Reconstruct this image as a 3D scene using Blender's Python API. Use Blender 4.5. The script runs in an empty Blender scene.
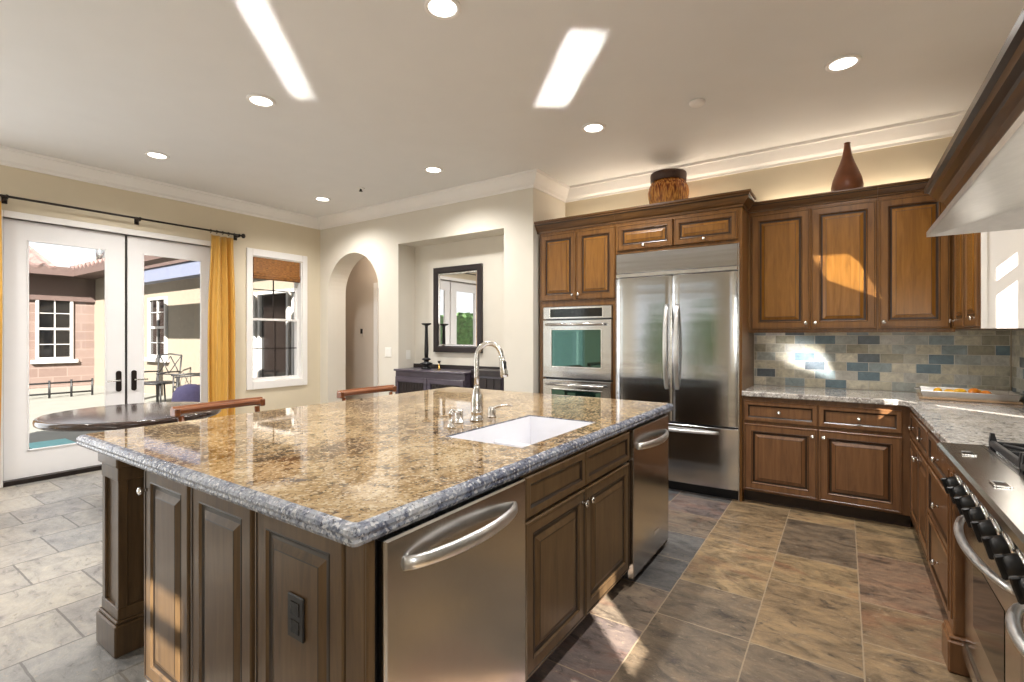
import bpy, bmesh, math, random
from mathutils import Vector, Matrix
random.seed(7)
C = bpy.context.scene
COL = C.collection

# ------------------------------------------------------------------ camera, world, sun, exposure
F_PX = 490.0
YAW = math.atan(331 / 490.0)
cam_d = bpy.data.cameras.new('camera')
cam_d.sensor_width = 36.0
cam_d.lens = F_PX / 1024 * 36.0
cam_d.shift_y = -4.5 / 1024
cam_d.clip_start = 0.02
cam = bpy.data.objects.new('camera', cam_d)
cam.location = (0, 0, 1.36)
cam.rotation_euler = (math.pi / 2, 0, YAW)
COL.objects.link(cam)
C.camera = cam

C.view_settings.view_transform = 'Standard'
C.view_settings.look = 'None'
C.view_settings.gamma = 1
C.view_settings.use_curve_mapping = False
C.view_settings.exposure = 0.25
C.cycles.max_bounces = 12
C.cycles.diffuse_bounces = 6
C.cycles.glossy_bounces = 5
C.cycles.transparent_max_bounces = 12
C.cycles.caustics_reflective = False
C.cycles.caustics_refractive = False
C.cycles.sample_clamp_indirect = 6.0

SKY_STRENGTH = 1.15
SUN_STRENGTH = 20.0
CAN_POWER = 6.2

w = bpy.data.worlds.new('sky')
C.world = w
w.use_nodes = True
nt = w.node_tree
nt.nodes.clear()
wo = nt.nodes.new('ShaderNodeOutputWorld')
bg = nt.nodes.new('ShaderNodeBackground')
bg.inputs['Color'].default_value = (0.93, 0.965, 1.0, 1)
bg.inputs['Strength'].default_value = SKY_STRENGTH
nt.links.new(bg.outputs[0], wo.inputs[0])

SUN_D = Vector((-1.0, 1.0, -0.95)).normalized()
sd = bpy.data.lights.new('sun', 'SUN')
sd.energy = SUN_STRENGTH
sd.angle = math.radians(0.6)
sd.color = (1.0, 0.94, 0.84)
so = bpy.data.objects.new('sun', sd)
so.rotation_euler = SUN_D.to_track_quat('-Z', 'Y').to_euler()
so.location = (10, -10, 9)
COL.objects.link(so)

def area(name, loc, direction, sx, sy, power, color=(1, 1, 1), spread=math.pi, portal=False):
    d = bpy.data.lights.new(name, 'AREA')
    d.shape = 'RECTANGLE'
    d.size, d.size_y = sx, sy
    d.energy = power
    d.color = color
    d.spread = spread
    d.cycles.is_portal = portal
    o = bpy.data.objects.new(name, d)
    o.location = loc
    o.rotation_euler = Vector(direction).to_track_quat('-Z', 'Y').to_euler()
    COL.objects.link(o)
    return o

XL, XR, YB, YA, YR, ZC = -6.28, 1.03, 5.04, 4.33, -1.1, 3.05   # left, right, fridge wall, arch wall, rear wall, ceiling

# daylight entering through the windows and the glazed doors of the room
area('portal_doors', (XL - 0.10, 2.0, 1.3), (1, 0, 0), 2.4, 1.8, 1, portal=True)
area('portal_window', (XL - 0.10, 3.7, 1.6), (1, 0, 0), 1.7, 0.75, 1, portal=True)
area('portal_nook', (XL - 0.10, 0.0, 1.3), (1, 0, 0), 2.4, 1.7, 1, portal=True)
area('portal_rear', (-5.1, YR - 0.08, 1.4), (0, 1, 0), 0.9, 1.8, 1, portal=True)
area('portal_rear_wide', (-2.75, YR - 0.08, 1.4), (0, 1, 0), 2.3, 1.8, 1, portal=True)

# fill lamps added at the unseen windows to boost the daylight
FILLC = (0.93, 0.97, 1.0)
area('fill_rear', (-5.12, YR + 0.01, 1.42), (0, 1, 0.0), 0.75, 1.7, 5, FILLC)
area('fill_right', (XR - 0.01, -0.55, 1.5), (-1, 0, 0), 0.85, 0.75, 26, FILLC)
area('fill_nook', (XL + 0.01, -0.05, 1.3), (1, 0, 0), 1.5, 2.3, 32, FILLC)

# warm strip lights lying on top of the cabinets
area('cabinet_top_lamp', (-1.66, 4.975, 2.56), (0, -0.25, 1), 1.7, 0.06, 4.5, (1.0, 0.86, 0.68))
area('cabinet_top_lamp', (0.0, 4.975, 2.53), (0, -0.25, 1), 1.2, 0.06, 3.3, (1.0, 0.86, 0.68))

# ------------------------------------------------------------------ colour and node helpers
def lin(c):
    c /= 255.0
    return c / 12.92 if c <= 0.04045 else ((c + 0.055) / 1.055) ** 2.4
def rgb(r, g, b):
    return (lin(r), lin(g), lin(b), 1.0)

class NT:
    def __init__(s, name):
        s.m = bpy.data.materials.new(name)
        s.m.use_nodes = True
        s.t = s.m.node_tree
        s.t.nodes.clear()
        s.out = s.t.nodes.new('ShaderNodeOutputMaterial')
    def n(s, typ, ins=None, **props):
        nd = s.t.nodes.new('ShaderNode' + typ)
        for k, v in props.items():
            setattr(nd, k, v)
        for k, v in (ins or {}).items():
            sock = nd.inputs[k]
            if isinstance(v, bpy.types.NodeSocket):
                s.t.links.new(v, sock)
            else:
                sock.default_value = v
        return nd
    def math(s, op, a, b=None, c=None):
        d = {0: a}
        if b is not None: d[1] = b
        if c is not None: d[2] = c
        return s.n('Math', d, operation=op).outputs[0]
    def mix(s, f, a, b, blend='MIX'):
        nd = s.n('Mix', {0: f, 6: a, 7: b}, data_type='RGBA', blend_type=blend)
        return nd.outputs[2]
    def ramp(s, f, stops, interp='LINEAR'):
        nd = s.n('ValToRGB', {0: f})
        cr = nd.color_ramp
        cr.interpolation = interp
        while len(cr.elements) < len(stops):
            cr.elements.new(0.5)
        for e, (p, c) in zip(cr.elements, stops):
            e.position = p
            e.color = c if len(c) == 4 else (*c, 1)
        return nd.outputs[0]
    def noise(s, vec, scale, detail=3, rough=0.5, dist=0.0):
        return s.n('TexNoise', {'Vector': vec, 'Scale': scale, 'Detail': detail, 'Roughness': rough, 'Distortion': dist}).outputs[0]
    def coord(s, scale=(1, 1, 1), rot=(0, 0, 0)):
        tc = s.n('TexCoord')
        return s.n('Mapping', {'Vector': tc.outputs['Object'], 'Scale': scale, 'Rotation': rot}).outputs[0]
    def bsdf(s, **ins):
        p = s.n('BsdfPrincipled')
        for k, v in ins.items():
            sock = p.inputs[k.replace('_', ' ')]
            if isinstance(v, bpy.types.NodeSocket):
                s.t.links.new(v, sock)
            else:
                sock.default_value = v
        s.t.links.new(p.outputs[0], s.out.inputs[0])
        return p
    def bump(s, h, strength=0.3, dist=0.01):
        return s.n('Bump', {'Height': h, 'Strength': strength, 'Distance': dist}).outputs[0]

def plain(name, col, rough=0.5, metal=0.0, var=0.04, scale=20, bump=0.0, **kw):
    t = NT(name)
    v = t.coord()
    nz = t.noise(v, scale, 3)
    lo = tuple(max(0, c * (1 - var * 2)) for c in col[:3]) + (1,)
    hi = tuple(min(1, c * (1 + var * 2)) for c in col[:3]) + (1,)
    c = t.ramp(nz, [(0.3, lo), (0.7, hi)])
    ins = dict(Base_Color=c, Roughness=rough, Metallic=metal, **kw)
    if bump:
        ins['Normal'] = t.bump(nz, bump, 0.01)
    t.bsdf(**ins)
    return t.m

def wood(name, c_mid, c_dark, c_light, rough=0.32, scale=1.0, axis='z', coat=0.2, spec=0.5):
    t = NT(name)
    sc = {'z': (14, 14, 1.3), 'x': (1.3, 14, 14), 'y': (14, 1.3, 14)}[axis]
    v = t.coord(tuple(k * scale for k in sc))
    n1 = t.noise(v, 2.2, 5, 0.6, 0.7)
    n2 = t.noise(t.coord(), 3.0, 2, 0.5)
    c = t.ramp(n1, [(0.25, c_dark), (0.5, c_mid), (0.78, c_light)])
    c2 = t.mix(t.math('MULTIPLY', n2, 0.35), c, c_dark)
    t.bsdf(Base_Color=c2, Roughness=rough, Normal=t.bump(n1, 0.03, 0.003), Coat_Weight=coat, Coat_Roughness=0.22, Specular_IOR_Level=spec)
    return t.m

def steel(name, val=0.62, rough=0.26, brush=(1, 1, 60), strength=0.035, tint=(1, 0.985, 0.96), wave=0.0):
    t = NT(name)
    v = t.coord(tuple(b * 6 for b in brush))
    nz = t.noise(v, 4.0, 3, 0.6)
    base = tuple(val * k for k in tint)
    c = t.ramp(nz, [(0.3, (*[b * 0.93 for b in base], 1)), (0.7, (*[min(1, b * 1.06) for b in base], 1))])
    r = t.math('MULTIPLY_ADD', nz, 0.10, rough - 0.05)
    nrm = t.bump(nz, strength, 0.002)
    if wave:
        wz = t.noise(t.coord((0.25, 0.25, 5.0)), 1.6, 2, 0.5)
        nd = t.n('Bump', {'Height': wz, 'Strength': wave, 'Distance': 0.01, 'Normal': nrm})
        nrm = nd.outputs[0]
    t.bsdf(Base_Color=c, Metallic=1.0, Roughness=r, Normal=nrm)
    return t.m

M = {}
M['ceiling'] = plain('ceiling_paint', rgb(226, 225, 224), 0.62, var=0.006, scale=4)
M['wall'] = plain('wall_paint', rgb(213, 201, 177), 0.6, var=0.008, scale=5)
M['wall_pale'] = plain('wall_paint_pale', rgb(216, 210, 198), 0.6, var=0.008, scale=5)
M['hall'] = plain('hall_paint', rgb(206, 194, 180), 0.6, var=0.008, scale=5)
M['trim'] = plain('trim_white', rgb(236, 233, 230), 0.35, var=0.006, scale=6)
M['door_white'] = plain('door_white', rgb(232, 230, 230), 0.3, var=0.006, scale=6)
M['cab'] = wood('maple_brown_cabinet', rgb(116, 77, 34), rgb(86, 55, 24), rgb(136, 94, 46))
M['cab_field'] = wood('maple_golden_field', rgb(130, 87, 34), rgb(104, 67, 26), rgb(148, 102, 46), rough=0.25)
M['cab_x'] = wood('maple_brown_moulding', rgb(98, 66, 32), rgb(66, 42, 20), rgb(122, 86, 46), axis='x')
M['cab_base'] = wood('maple_brown_base', rgb(118, 82, 52), rgb(90, 60, 38), rgb(138, 99, 64))
M['hood_x'] = wood('hood_moulding_brown', rgb(88, 58, 30), rgb(60, 38, 20), rgb(112, 76, 40), axis='y')
M['glaze'] = plain('dark_glaze', rgb(44, 27, 14), 0.3, var=0.1)
M['isl'] = wood('island_brown_wood', rgb(88, 68, 46), rgb(62, 48, 33), rgb(105, 84, 58), rough=0.3, coat=0.0, spec=0.3)
M['isl_glaze'] = plain('island_dark_glaze', rgb(34, 26, 20), 0.3, var=0.1)
M['dark_in'] = plain('dark_recess', rgb(30, 24, 20), 0.7, var=0.1)
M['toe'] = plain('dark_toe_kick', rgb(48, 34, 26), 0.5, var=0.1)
M['steel'] = steel('brushed_steel', 0.56, 0.15, brush=(30, 30, 0.5), strength=0.05, tint=(0.98, 0.985, 1.0), wave=0.22)
M['steel_v'] = steel('brushed_steel_warm', 0.58, 0.2, brush=(30, 30, 0.6), tint=(1, 0.98, 0.95))
M['steel_lt'] = steel('polished_steel', 0.78, 0.2, brush=(1, 1, 1), strength=0.01)
M['steel_soft'] = steel('satin_steel_liner', 0.6, 0.38, brush=(1, 1, 1), strength=0.01)
M['handle'] = steel('satin_handle_steel', 0.76, 0.34, brush=(1, 1, 1), strength=0.01, tint=(1, 1, 1))
M['chrome'] = plain('chrome', (0.82, 0.82, 0.82, 1), 0.08, 1.0, var=0.01)
M['nickel'] = plain('satin_nickel', (0.70, 0.68, 0.65, 1), 0.22, 1.0, var=0.02)
M['black'] = plain('black_plastic', rgb(13, 13, 15), 0.4, var=0.05)
M['black_gloss'] = plain('black_gloss', rgb(12, 12, 14), 0.08, var=0.05)
M['iron'] = plain('cast_iron', rgb(34, 34, 36), 0.45, var=0.1, scale=80, bump=0.1)
M['bronze'] = plain('dark_bronze', rgb(38, 30, 26), 0.4, 0.4, var=0.1)
M['white'] = plain('white_enamel', rgb(230, 230, 234), 0.12, var=0.003)
M['plate'] = plain('white_plastic', rgb(232, 230, 224), 0.35, var=0.005)
M['buffet'] = wood('espresso_wood', rgb(76, 68, 80), rgb(56, 48, 58), rgb(94, 86, 98), axis='x', rough=0.28)
M['buffet_dark'] = plain('espresso_dark', rgb(34, 24, 24), 0.4, var=0.1)  # darkest espresso finish, for slats, rack and mirror frame
M['table'] = wood('dark_walnut_table', rgb(58, 44, 38), rgb(40, 30, 26), rgb(76, 58, 50), rough=0.16, axis='x')
M['stool'] = wood('stool_cherry_wood', rgb(126, 70, 30), rgb(82, 42, 16), rgb(158, 96, 46), axis='y')
M['seat'] = plain('stool_seat_leather', rgb(70, 44, 30), 0.45, var=0.05)
M['terracotta'] = plain('brown_vase_glaze', rgb(120, 68, 38), 0.4, var=0.1, scale=12)
M['lemon'] = plain('yellow_rind', rgb(226, 170, 30), 0.45, var=0.08, scale=40)
M['orange'] = plain('orange_rind', rgb(206, 120, 24), 0.45, var=0.08, scale=40)
M['board'] = wood('pale_board', rgb(168, 140, 108), rgb(140, 112, 84), rgb(190, 162, 130), axis='x')
M['pan'] = steel('baking_pan_steel', 0.75, 0.32, brush=(1, 1, 1))
M['ext_cream'] = plain('exterior_cream_stucco', rgb(132, 123, 110), 0.85, var=0.02, scale=10, bump=0.1)
M['ext_white'] = plain('exterior_white_paint', rgb(176, 175, 174), 0.5, var=0.01)
M['ext_brown'] = plain('exterior_brown_eave', rgb(84, 68, 64), 0.7, var=0.05)
M['ext_blue'] = plain('exterior_pale_beam', rgb(104, 110, 130), 0.6, var=0.02)
M['patio'] = plain('patio_concrete', rgb(122, 122, 116), 0.8, var=0.03, scale=3)
M['mat'] = plain('teal_mat', rgb(120, 176, 178), 0.8, var=0.05)
M['purple'] = plain('lavender_cover', rgb(128, 118, 160), 0.7, var=0.04)
M['green'] = plain('hedge_green', rgb(78, 112, 60), 0.8, var=0.25, scale=8)

def glass_mat(name, tint=(1, 1, 1, 1), k=1.0):
    t = NT(name)
    fr = t.n('Fresnel', {'IOR': 1.45}).outputs[0]
    bf = t.n('NewGeometry').outputs['Backfacing']
    f = t.math('MULTIPLY', t.math('MULTIPLY', fr, k), t.math('SUBTRACT', 1.0, bf))
    tr = t.n('BsdfTransparent', {'Color': tint})
    gl = t.n('BsdfGlossy', {'Color': (1, 1, 1, 1), 'Roughness': 0.0})
    mx = t.n('MixShader', {0: f, 1: tr.outputs[0], 2: gl.outputs[0]})
    t.t.links.new(mx.outputs[0], t.out.inputs[0])
    return t.m
M['glass'] = glass_mat('window_glass', k=0.8)

def mirror_mat():
    t = NT('mirror_glass')
    v = t.coord()
    nz = t.noise(v, 2, 1)
    c = t.ramp(nz, [(0, (0.88, 0.89, 0.88, 1)), (1, (0.92, 0.92, 0.92, 1))])
    t.bsdf(Base_Color=c, Metallic=1.0, Roughness=0.01)
    return t.m
M['mirror'] = mirror_mat()

def oven_glass():
    t = NT('oven_door_glass')
    v = t.coord()
    nz = t.noise(v, 3, 1)
    c = t.ramp(nz, [(0, (0.004, 0.012, 0.010, 1)), (1, (0.008, 0.022, 0.018, 1))])
    t.bsdf(Base_Color=c, Roughness=0.03, Specular_IOR_Level=0.8, IOR=1.75, Specular_Tint=(0.55, 1.0, 0.86, 1))
    return t.m
M['oven_glass'] = oven_glass()

def emit(name, col, s):
    t = NT(name)
    e = t.n('Emission', {'Color': col, 'Strength': s})
    t.t.links.new(e.outputs[0], t.out.inputs[0])
    return t.m
M['lamp'] = emit('lamp_glow', (1.0, 0.95, 0.86, 1), 6.0)

def slate():
    t = NT('slate_floor_tiles')
    P = 0.4165
    v = t.coord()
    wob = t.noise(v, 14, 3)
    sx = t.n('SeparateXYZ', {0: v})
    w1 = t.math('MULTIPLY_ADD', wob, 0.006, -0.003)
    x = t.math('DIVIDE', t.math('ADD', t.math('ADD', sx.outputs[0], 0.345), w1), P)
    r = t.math('FLOOR', x)
    odd = t.math('FLOORED_MODULO', r, 2.0)
    yw = t.math('ADD', sx.outputs[1], w1)
    # nook and aisle: squares in running bond
    ya = t.math('ADD', t.math('DIVIDE', t.math('ADD', yw, -2.42), P), t.math('MULTIPLY_ADD', odd, -0.5, 0.5))
    ca = t.math('FLOOR', ya)
    fa = t.math('FRACT', ya)
    da = t.math('MULTIPLY', t.math('MINIMUM', fa, t.math('SUBTRACT', 1.0, fa)), P)
    # working aisle: squares alternating with long slabs
    yb = t.math('DIVIDE', t.math('ADD', t.math('ADD', yw, -2.40), t.math('MULTIPLY', t.math('FLOORED_MODULO', t.math('MULTIPLY', r, 0.37), 1.0), 1.1)), 1.1)
    yb = t.math('ADD', yb, -0.63)
    cb = t.math('FLOOR', yb)
    fb = t.math('MULTIPLY', t.math('FRACT', yb), 1.1)
    longp = t.math('GREATER_THAN', fb, 0.405)
    db = t.math('MINIMUM', t.math('ABSOLUTE', t.math('SUBTRACT', fb, 0.405)), t.math('MINIMUM', fb, t.math('SUBTRACT', 1.1, fb)))
    cb2 = t.math('MULTIPLY_ADD', cb, 2.0, longp)
    work = t.math('GREATER_THAN', r, -1.5)
    c = t.n('Mix', {0: work, 2: ca, 3: cb2}, data_type='FLOAT').outputs[0]
    dy = t.n('Mix', {0: work, 2: da, 3: db}, data_type='FLOAT').outputs[0]
    fx = t.math('FRACT', x)
    dx = t.math('MULTIPLY', t.math('MINIMUM', fx, t.math('SUBTRACT', 1.0, fx)), P)
    e = t.math('MINIMUM', dx, dy)
    idv = t.n('CombineXYZ', {0: r, 1: c, 2: 5.3}).outputs[0]
    wn = t.n('TexWhiteNoise', {'Vector': idv}, noise_dimensions='3D')
    rnd = wn.outputs[0]
    sep = t.n('SeparateColor', {0: wn.outputs[1]})
    off = t.n('VectorMath', {0: wn.outputs[1], 1: (40, 40, 40)}, operation='MULTIPLY').outputs[0]
    pv = t.n('VectorMath', {0: v, 1: off}, operation='ADD').outputs[0]
    stretch = t.n('Mapping', {'Vector': pv, 'Scale': (0.8, 1.5, 1), 'Rotation': (0, 0, 0.35)}).outputs[0]
    big = t.noise(stretch, 3.2, 7, 0.66, 1.6)
    mid = t.noise(stretch, 9, 6, 0.68, 1.0)
    fine = t.noise(stretch, 34, 4, 0.7, 0.4)
    warm = t.ramp(rnd, [(0.0, rgb(130, 111, 86)), (0.2, rgb(110, 97, 82)), (0.38, rgb(138, 119, 91)), (0.55, rgb(120, 102, 80)),
                        (0.7, rgb(143, 123, 94)), (0.85, rgb(106, 97, 86)), (0.93, rgb(124, 103, 86))], 'CONSTANT')
    # a band of bluer, darker slabs runs along the island
    cool = t.ramp(rnd, [(0.0, rgb(94, 94, 95)), (0.3, rgb(116, 105, 94)), (0.55, rgb(84, 89, 94)), (0.8, rgb(108, 98, 96))], 'CONSTANT')
    grey = t.ramp(rnd, [(0.0, rgb(150, 146, 140)), (0.3, rgb(138, 136, 133)), (0.6, rgb(156, 151, 143)), (0.85, rgb(144, 140, 136))], 'CONSTANT')  # greyer tiles on the door side, with door glare put into the colour
    bandm = t.math('LESS_THAN', r, -1.5)
    base = t.mix(bandm, warm, cool)
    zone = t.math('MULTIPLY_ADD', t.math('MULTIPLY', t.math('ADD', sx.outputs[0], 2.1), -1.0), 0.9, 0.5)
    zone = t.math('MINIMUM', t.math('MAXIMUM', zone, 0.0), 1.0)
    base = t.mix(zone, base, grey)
    a = t.math('ADD', t.math('MULTIPLY', big, 0.6), t.math('MULTIPLY', mid, 0.4))
    vein = t.ramp(a, [(0.34, (0.34, 0.33, 0.33, 1)), (0.43, (0.66, 0.64, 0.61, 1)), (0.50, (1.0, 0.97, 0.93, 1)), (0.58, (1.35, 1.28, 1.15, 1)), (0.70, (1.75, 1.64, 1.46, 1))])
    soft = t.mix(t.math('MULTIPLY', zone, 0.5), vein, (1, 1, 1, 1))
    c1 = t.mix(1.0, base, soft, 'MULTIPLY')
    rm = t.ramp(t.noise(stretch, 2.6, 4, 0.65, 1.5), [(0.52, (0, 0, 0, 1)), (0.70, (1, 1, 1, 1))])
    rust = t.math('MULTIPLY', t.math('MULTIPLY', t.math('GREATER_THAN', sep.outputs[0], 0.45), rm), t.math('SUBTRACT', 1.0, zone))
    c2 = t.mix(t.math('MULTIPLY', rust, 0.4), c1, rgb(136, 84, 62))
    dkm = t.ramp(mid, [(0.33, (1, 1, 1, 1)), (0.42, (0, 0, 0, 1))])
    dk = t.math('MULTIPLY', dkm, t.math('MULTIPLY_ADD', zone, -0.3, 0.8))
    c3 = t.mix(dk, c2, rgb(62, 54, 50))
    c4 = t.mix(t.math('MULTIPLY', t.ramp(fine, [(0.58, (0, 0, 0, 1)), (0.72, (1, 1, 1, 1))]), 0.35), c3, rgb(196, 176, 146))
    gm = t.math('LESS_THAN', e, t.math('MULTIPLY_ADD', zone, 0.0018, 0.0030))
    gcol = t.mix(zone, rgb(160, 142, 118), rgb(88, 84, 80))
    col = t.mix(t.math('MULTIPLY', gm, 0.85), c4, gcol)
    hgt = t.math('ADD', t.math('MULTIPLY', a, 0.6), t.math('MULTIPLY', fine, 0.3))
    hgt = t.math('SUBTRACT', hgt, t.math('MULTIPLY', gm, 0.2))
    rough = t.math('MULTIPLY_ADD', fine, 0.35, 0.22)
    t.bsdf(Base_Color=col, Roughness=rough, Normal=t.bump(hgt, 0.45, 0.02), Coat_Weight=0.3, Coat_Roughness=0.2)
    return t.m
M['slate'] = slate()

def granite(name, pal, speck, edge=False):
    t = NT(name)
    v = t.coord()
    st = t.n('Mapping', {'Vector': v, 'Scale': (1, 0.7, 1), 'Rotation': (0, 0, 0.6)}).outputs[0]
    big = t.noise(st, 2.2, 5, 0.6, 1.0)
    mid = t.noise(st, 22, 4, 0.7, 0.4)
    fine = t.noise(v, 85, 3, 0.7)
    vor = t.n('TexVoronoi', {'Vector': v, 'Scale': 120}).outputs['Color']
    vr = t.n('SeparateColor', {0: vor}).outputs[0]
    a = t.math('ADD', t.math('MULTIPLY', big, 0.55), t.math('MULTIPLY', mid, 0.45))
    base = t.ramp(a, pal)
    d1 = t.ramp(fine, [(0.36, (1, 1, 1, 1)), (0.44, (0, 0, 0, 1))])
    c = t.mix(t.math('MULTIPLY', d1, 0.85), base, speck[0])
    d2 = t.ramp(mid, [(0.37, (1, 1, 1, 1)), (0.45, (0, 0, 0, 1))])
    c = t.mix(t.math('MULTIPLY', d2, 0.6), c, speck[1])
    d3 = t.math('GREATER_THAN', vr, 0.84)
    c = t.mix(t.math('MULTIPLY', d3, 0.6), c, speck[2])
    ins = dict(Base_Color=c, Roughness=0.04 if not edge else 0.2)
    if edge:
        ins['Normal'] = t.bump(t.noise(v, 60, 3), 0.6, 0.01)
    t.bsdf(**ins)
    return t.m
GOLD = [(0.36, rgb(62, 48, 38)), (0.44, rgb(114, 90, 64)), (0.51, rgb(156, 130, 94)), (0.59, rgb(176, 152, 116)), (0.70, rgb(200, 184, 156))]
M['granite'] = granite('gold_granite', GOLD, (rgb(66, 46, 32), rgb(52, 40, 34), rgb(206, 190, 162)))
EDGE = [(0.36, rgb(44, 48, 62)), (0.46, rgb(90, 96, 112)), (0.55, rgb(124, 128, 138)), (0.68, rgb(164, 164, 164))]  # speckled edge palette; the blue cast is skylight reflection put into the colour
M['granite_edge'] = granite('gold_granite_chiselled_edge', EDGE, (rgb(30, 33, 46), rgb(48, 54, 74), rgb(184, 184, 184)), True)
GREY = [(0.34, rgb(112, 106, 104)), (0.45, rgb(160, 154, 148)), (0.56, rgb(192, 186, 178)), (0.70, rgb(214, 208, 200))]
M['granite_pale'] = granite('pale_granite', GREY, (rgb(88, 82, 82), rgb(110, 104, 102), rgb(226, 224, 220)))

def bamboo():
    t = NT('bamboo_weave')
    v = t.coord()
    sz = t.n('SeparateXYZ', {0: v})
    st = t.math('SINE', t.math('MULTIPLY', sz.outputs[2], 420))
    nz = t.noise(t.coord((1, 6, 60)), 4, 3)
    a = t.math('ADD', t.math('MULTIPLY', st, 0.15), nz)
    c = t.ramp(a, [(0.3, rgb(84, 48, 18)), (0.55, rgb(146, 92, 38)), (0.75, rgb(190, 134, 64))])
    t.bsdf(Base_Color=c, Roughness=0.6, Normal=t.bump(st, 0.3, 0.003))
    return t.m
M['bamboo'] = bamboo()

def cloth(name, c):
    t = NT(name)
    v = t.coord((30, 30, 2))
    nz = t.noise(v, 3, 3)
    lo = tuple(k * 0.82 for k in c[:3]) + (1,)
    col = t.ramp(nz, [(0.3, lo), (0.7, c)])
    t.bsdf(Base_Color=col, Roughness=0.6, Sheen_Weight=0.3)
    return t.m
M['curtain'] = cloth('gold_curtain_silk', rgb(218, 170, 78))

def brick(name, c1, c2, mortar, sx=0.6, sy=0.25):
    t = NT(name)
    tc = t.n('TexCoord')
    s = t.n('SeparateXYZ', {0: tc.outputs['Object']})
    vv = t.n('CombineXYZ', {0: s.outputs[1], 1: s.outputs[2], 2: 0.0}).outputs[0]
    b = t.n('TexBrick', {'Vector': vv, 'Color1': c1, 'Color2': c2, 'Mortar': mortar, 'Scale': 1.0, 'Mortar Size': 0.012, 'Brick Width': sx, 'Row Height': sy})
    nz = t.noise(vv, 9, 4)
    c = t.mix(t.math('MULTIPLY', nz, 0.4), b.outputs[0], mortar)
    t.bsdf(Base_Color=c, Roughness=0.85)
    return t.m
M['stone_wall'] = brick('pink_stone_blocks', rgb(110, 93, 87), rgb(98, 80, 74), rgb(122, 107, 100))
M['roof'] = plain('clay_roof_tile', rgb(112, 92, 88), 0.8, var=0.2, scale=6)
M['brick_red'] = brick('red_garden_brick', rgb(150, 92, 74), rgb(132, 76, 62), rgb(180, 150, 130), 0.22, 0.075)

def basket():
    t = NT('amber_beads')
    tc = t.n('TexCoord')
    s = t.n('SeparateXYZ', {0: tc.outputs['Object']})
    nz = t.noise(t.coord((60, 60, 8)), 1.5, 3)
    hz = t.math('MULTIPLY_ADD', s.outputs[2], 2.6, 0.0)
    c = t.ramp(nz, [(0.38, rgb(96, 44, 18)), (0.5, rgb(176, 98, 32)), (0.62, rgb(220, 160, 72))])
    lo = t.ramp(nz, [(0.36, rgb(176, 104, 32)), (0.55, rgb(228, 166, 66))])
    col = t.mix(t.math('MINIMUM', t.math('MAXIMUM', t.math('MULTIPLY', hz, 1.2), 0.0), 1.0), lo, c)
    t.bsdf(Base_Color=col, Roughness=0.25, Normal=t.bump(nz, 0.6, 0.01))
    return t.m
M['beads'] = basket()

TILE_COLS = [tuple(min(0.86, k * 1.32) for k in c[:3]) + (1.0,) for c in [rgb(196, 192, 174), rgb(180, 178, 164), rgb(208, 204, 188), rgb(166, 172, 168), rgb(108, 130, 142), rgb(144, 158, 162), rgb(158, 154, 136), rgb(96, 106, 114), rgb(188, 188, 182)]]
def tile_mat(i, c):
    t = NT('splash_tile_%d' % i)
    v = t.coord()
    nz = t.noise(v, 18, 4, 0.65, 0.6)
    lo = tuple(k * 0.72 for k in c[:3]) + (1,)
    hi = tuple(min(1, k * 1.2) for k in c[:3]) + (1,)
    col = t.ramp(nz, [(0.3, lo), (0.7, hi)])
    t.bsdf(Base_Color=col, Roughness=0.28, Normal=t.bump(nz, 0.15, 0.006))
    return t.m
TILES = [tile_mat(i, c) for i, c in enumerate(TILE_COLS)]
M['grout'] = plain('pale_grout', rgb(226, 223, 214), 0.7, var=0.02)

# ------------------------------------------------------------------ mesh builder and scene helpers
def world_loc(o):
    v = Vector((0, 0, 0))
    while o:
        v += o.location
        o = o.parent
    return v

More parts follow.
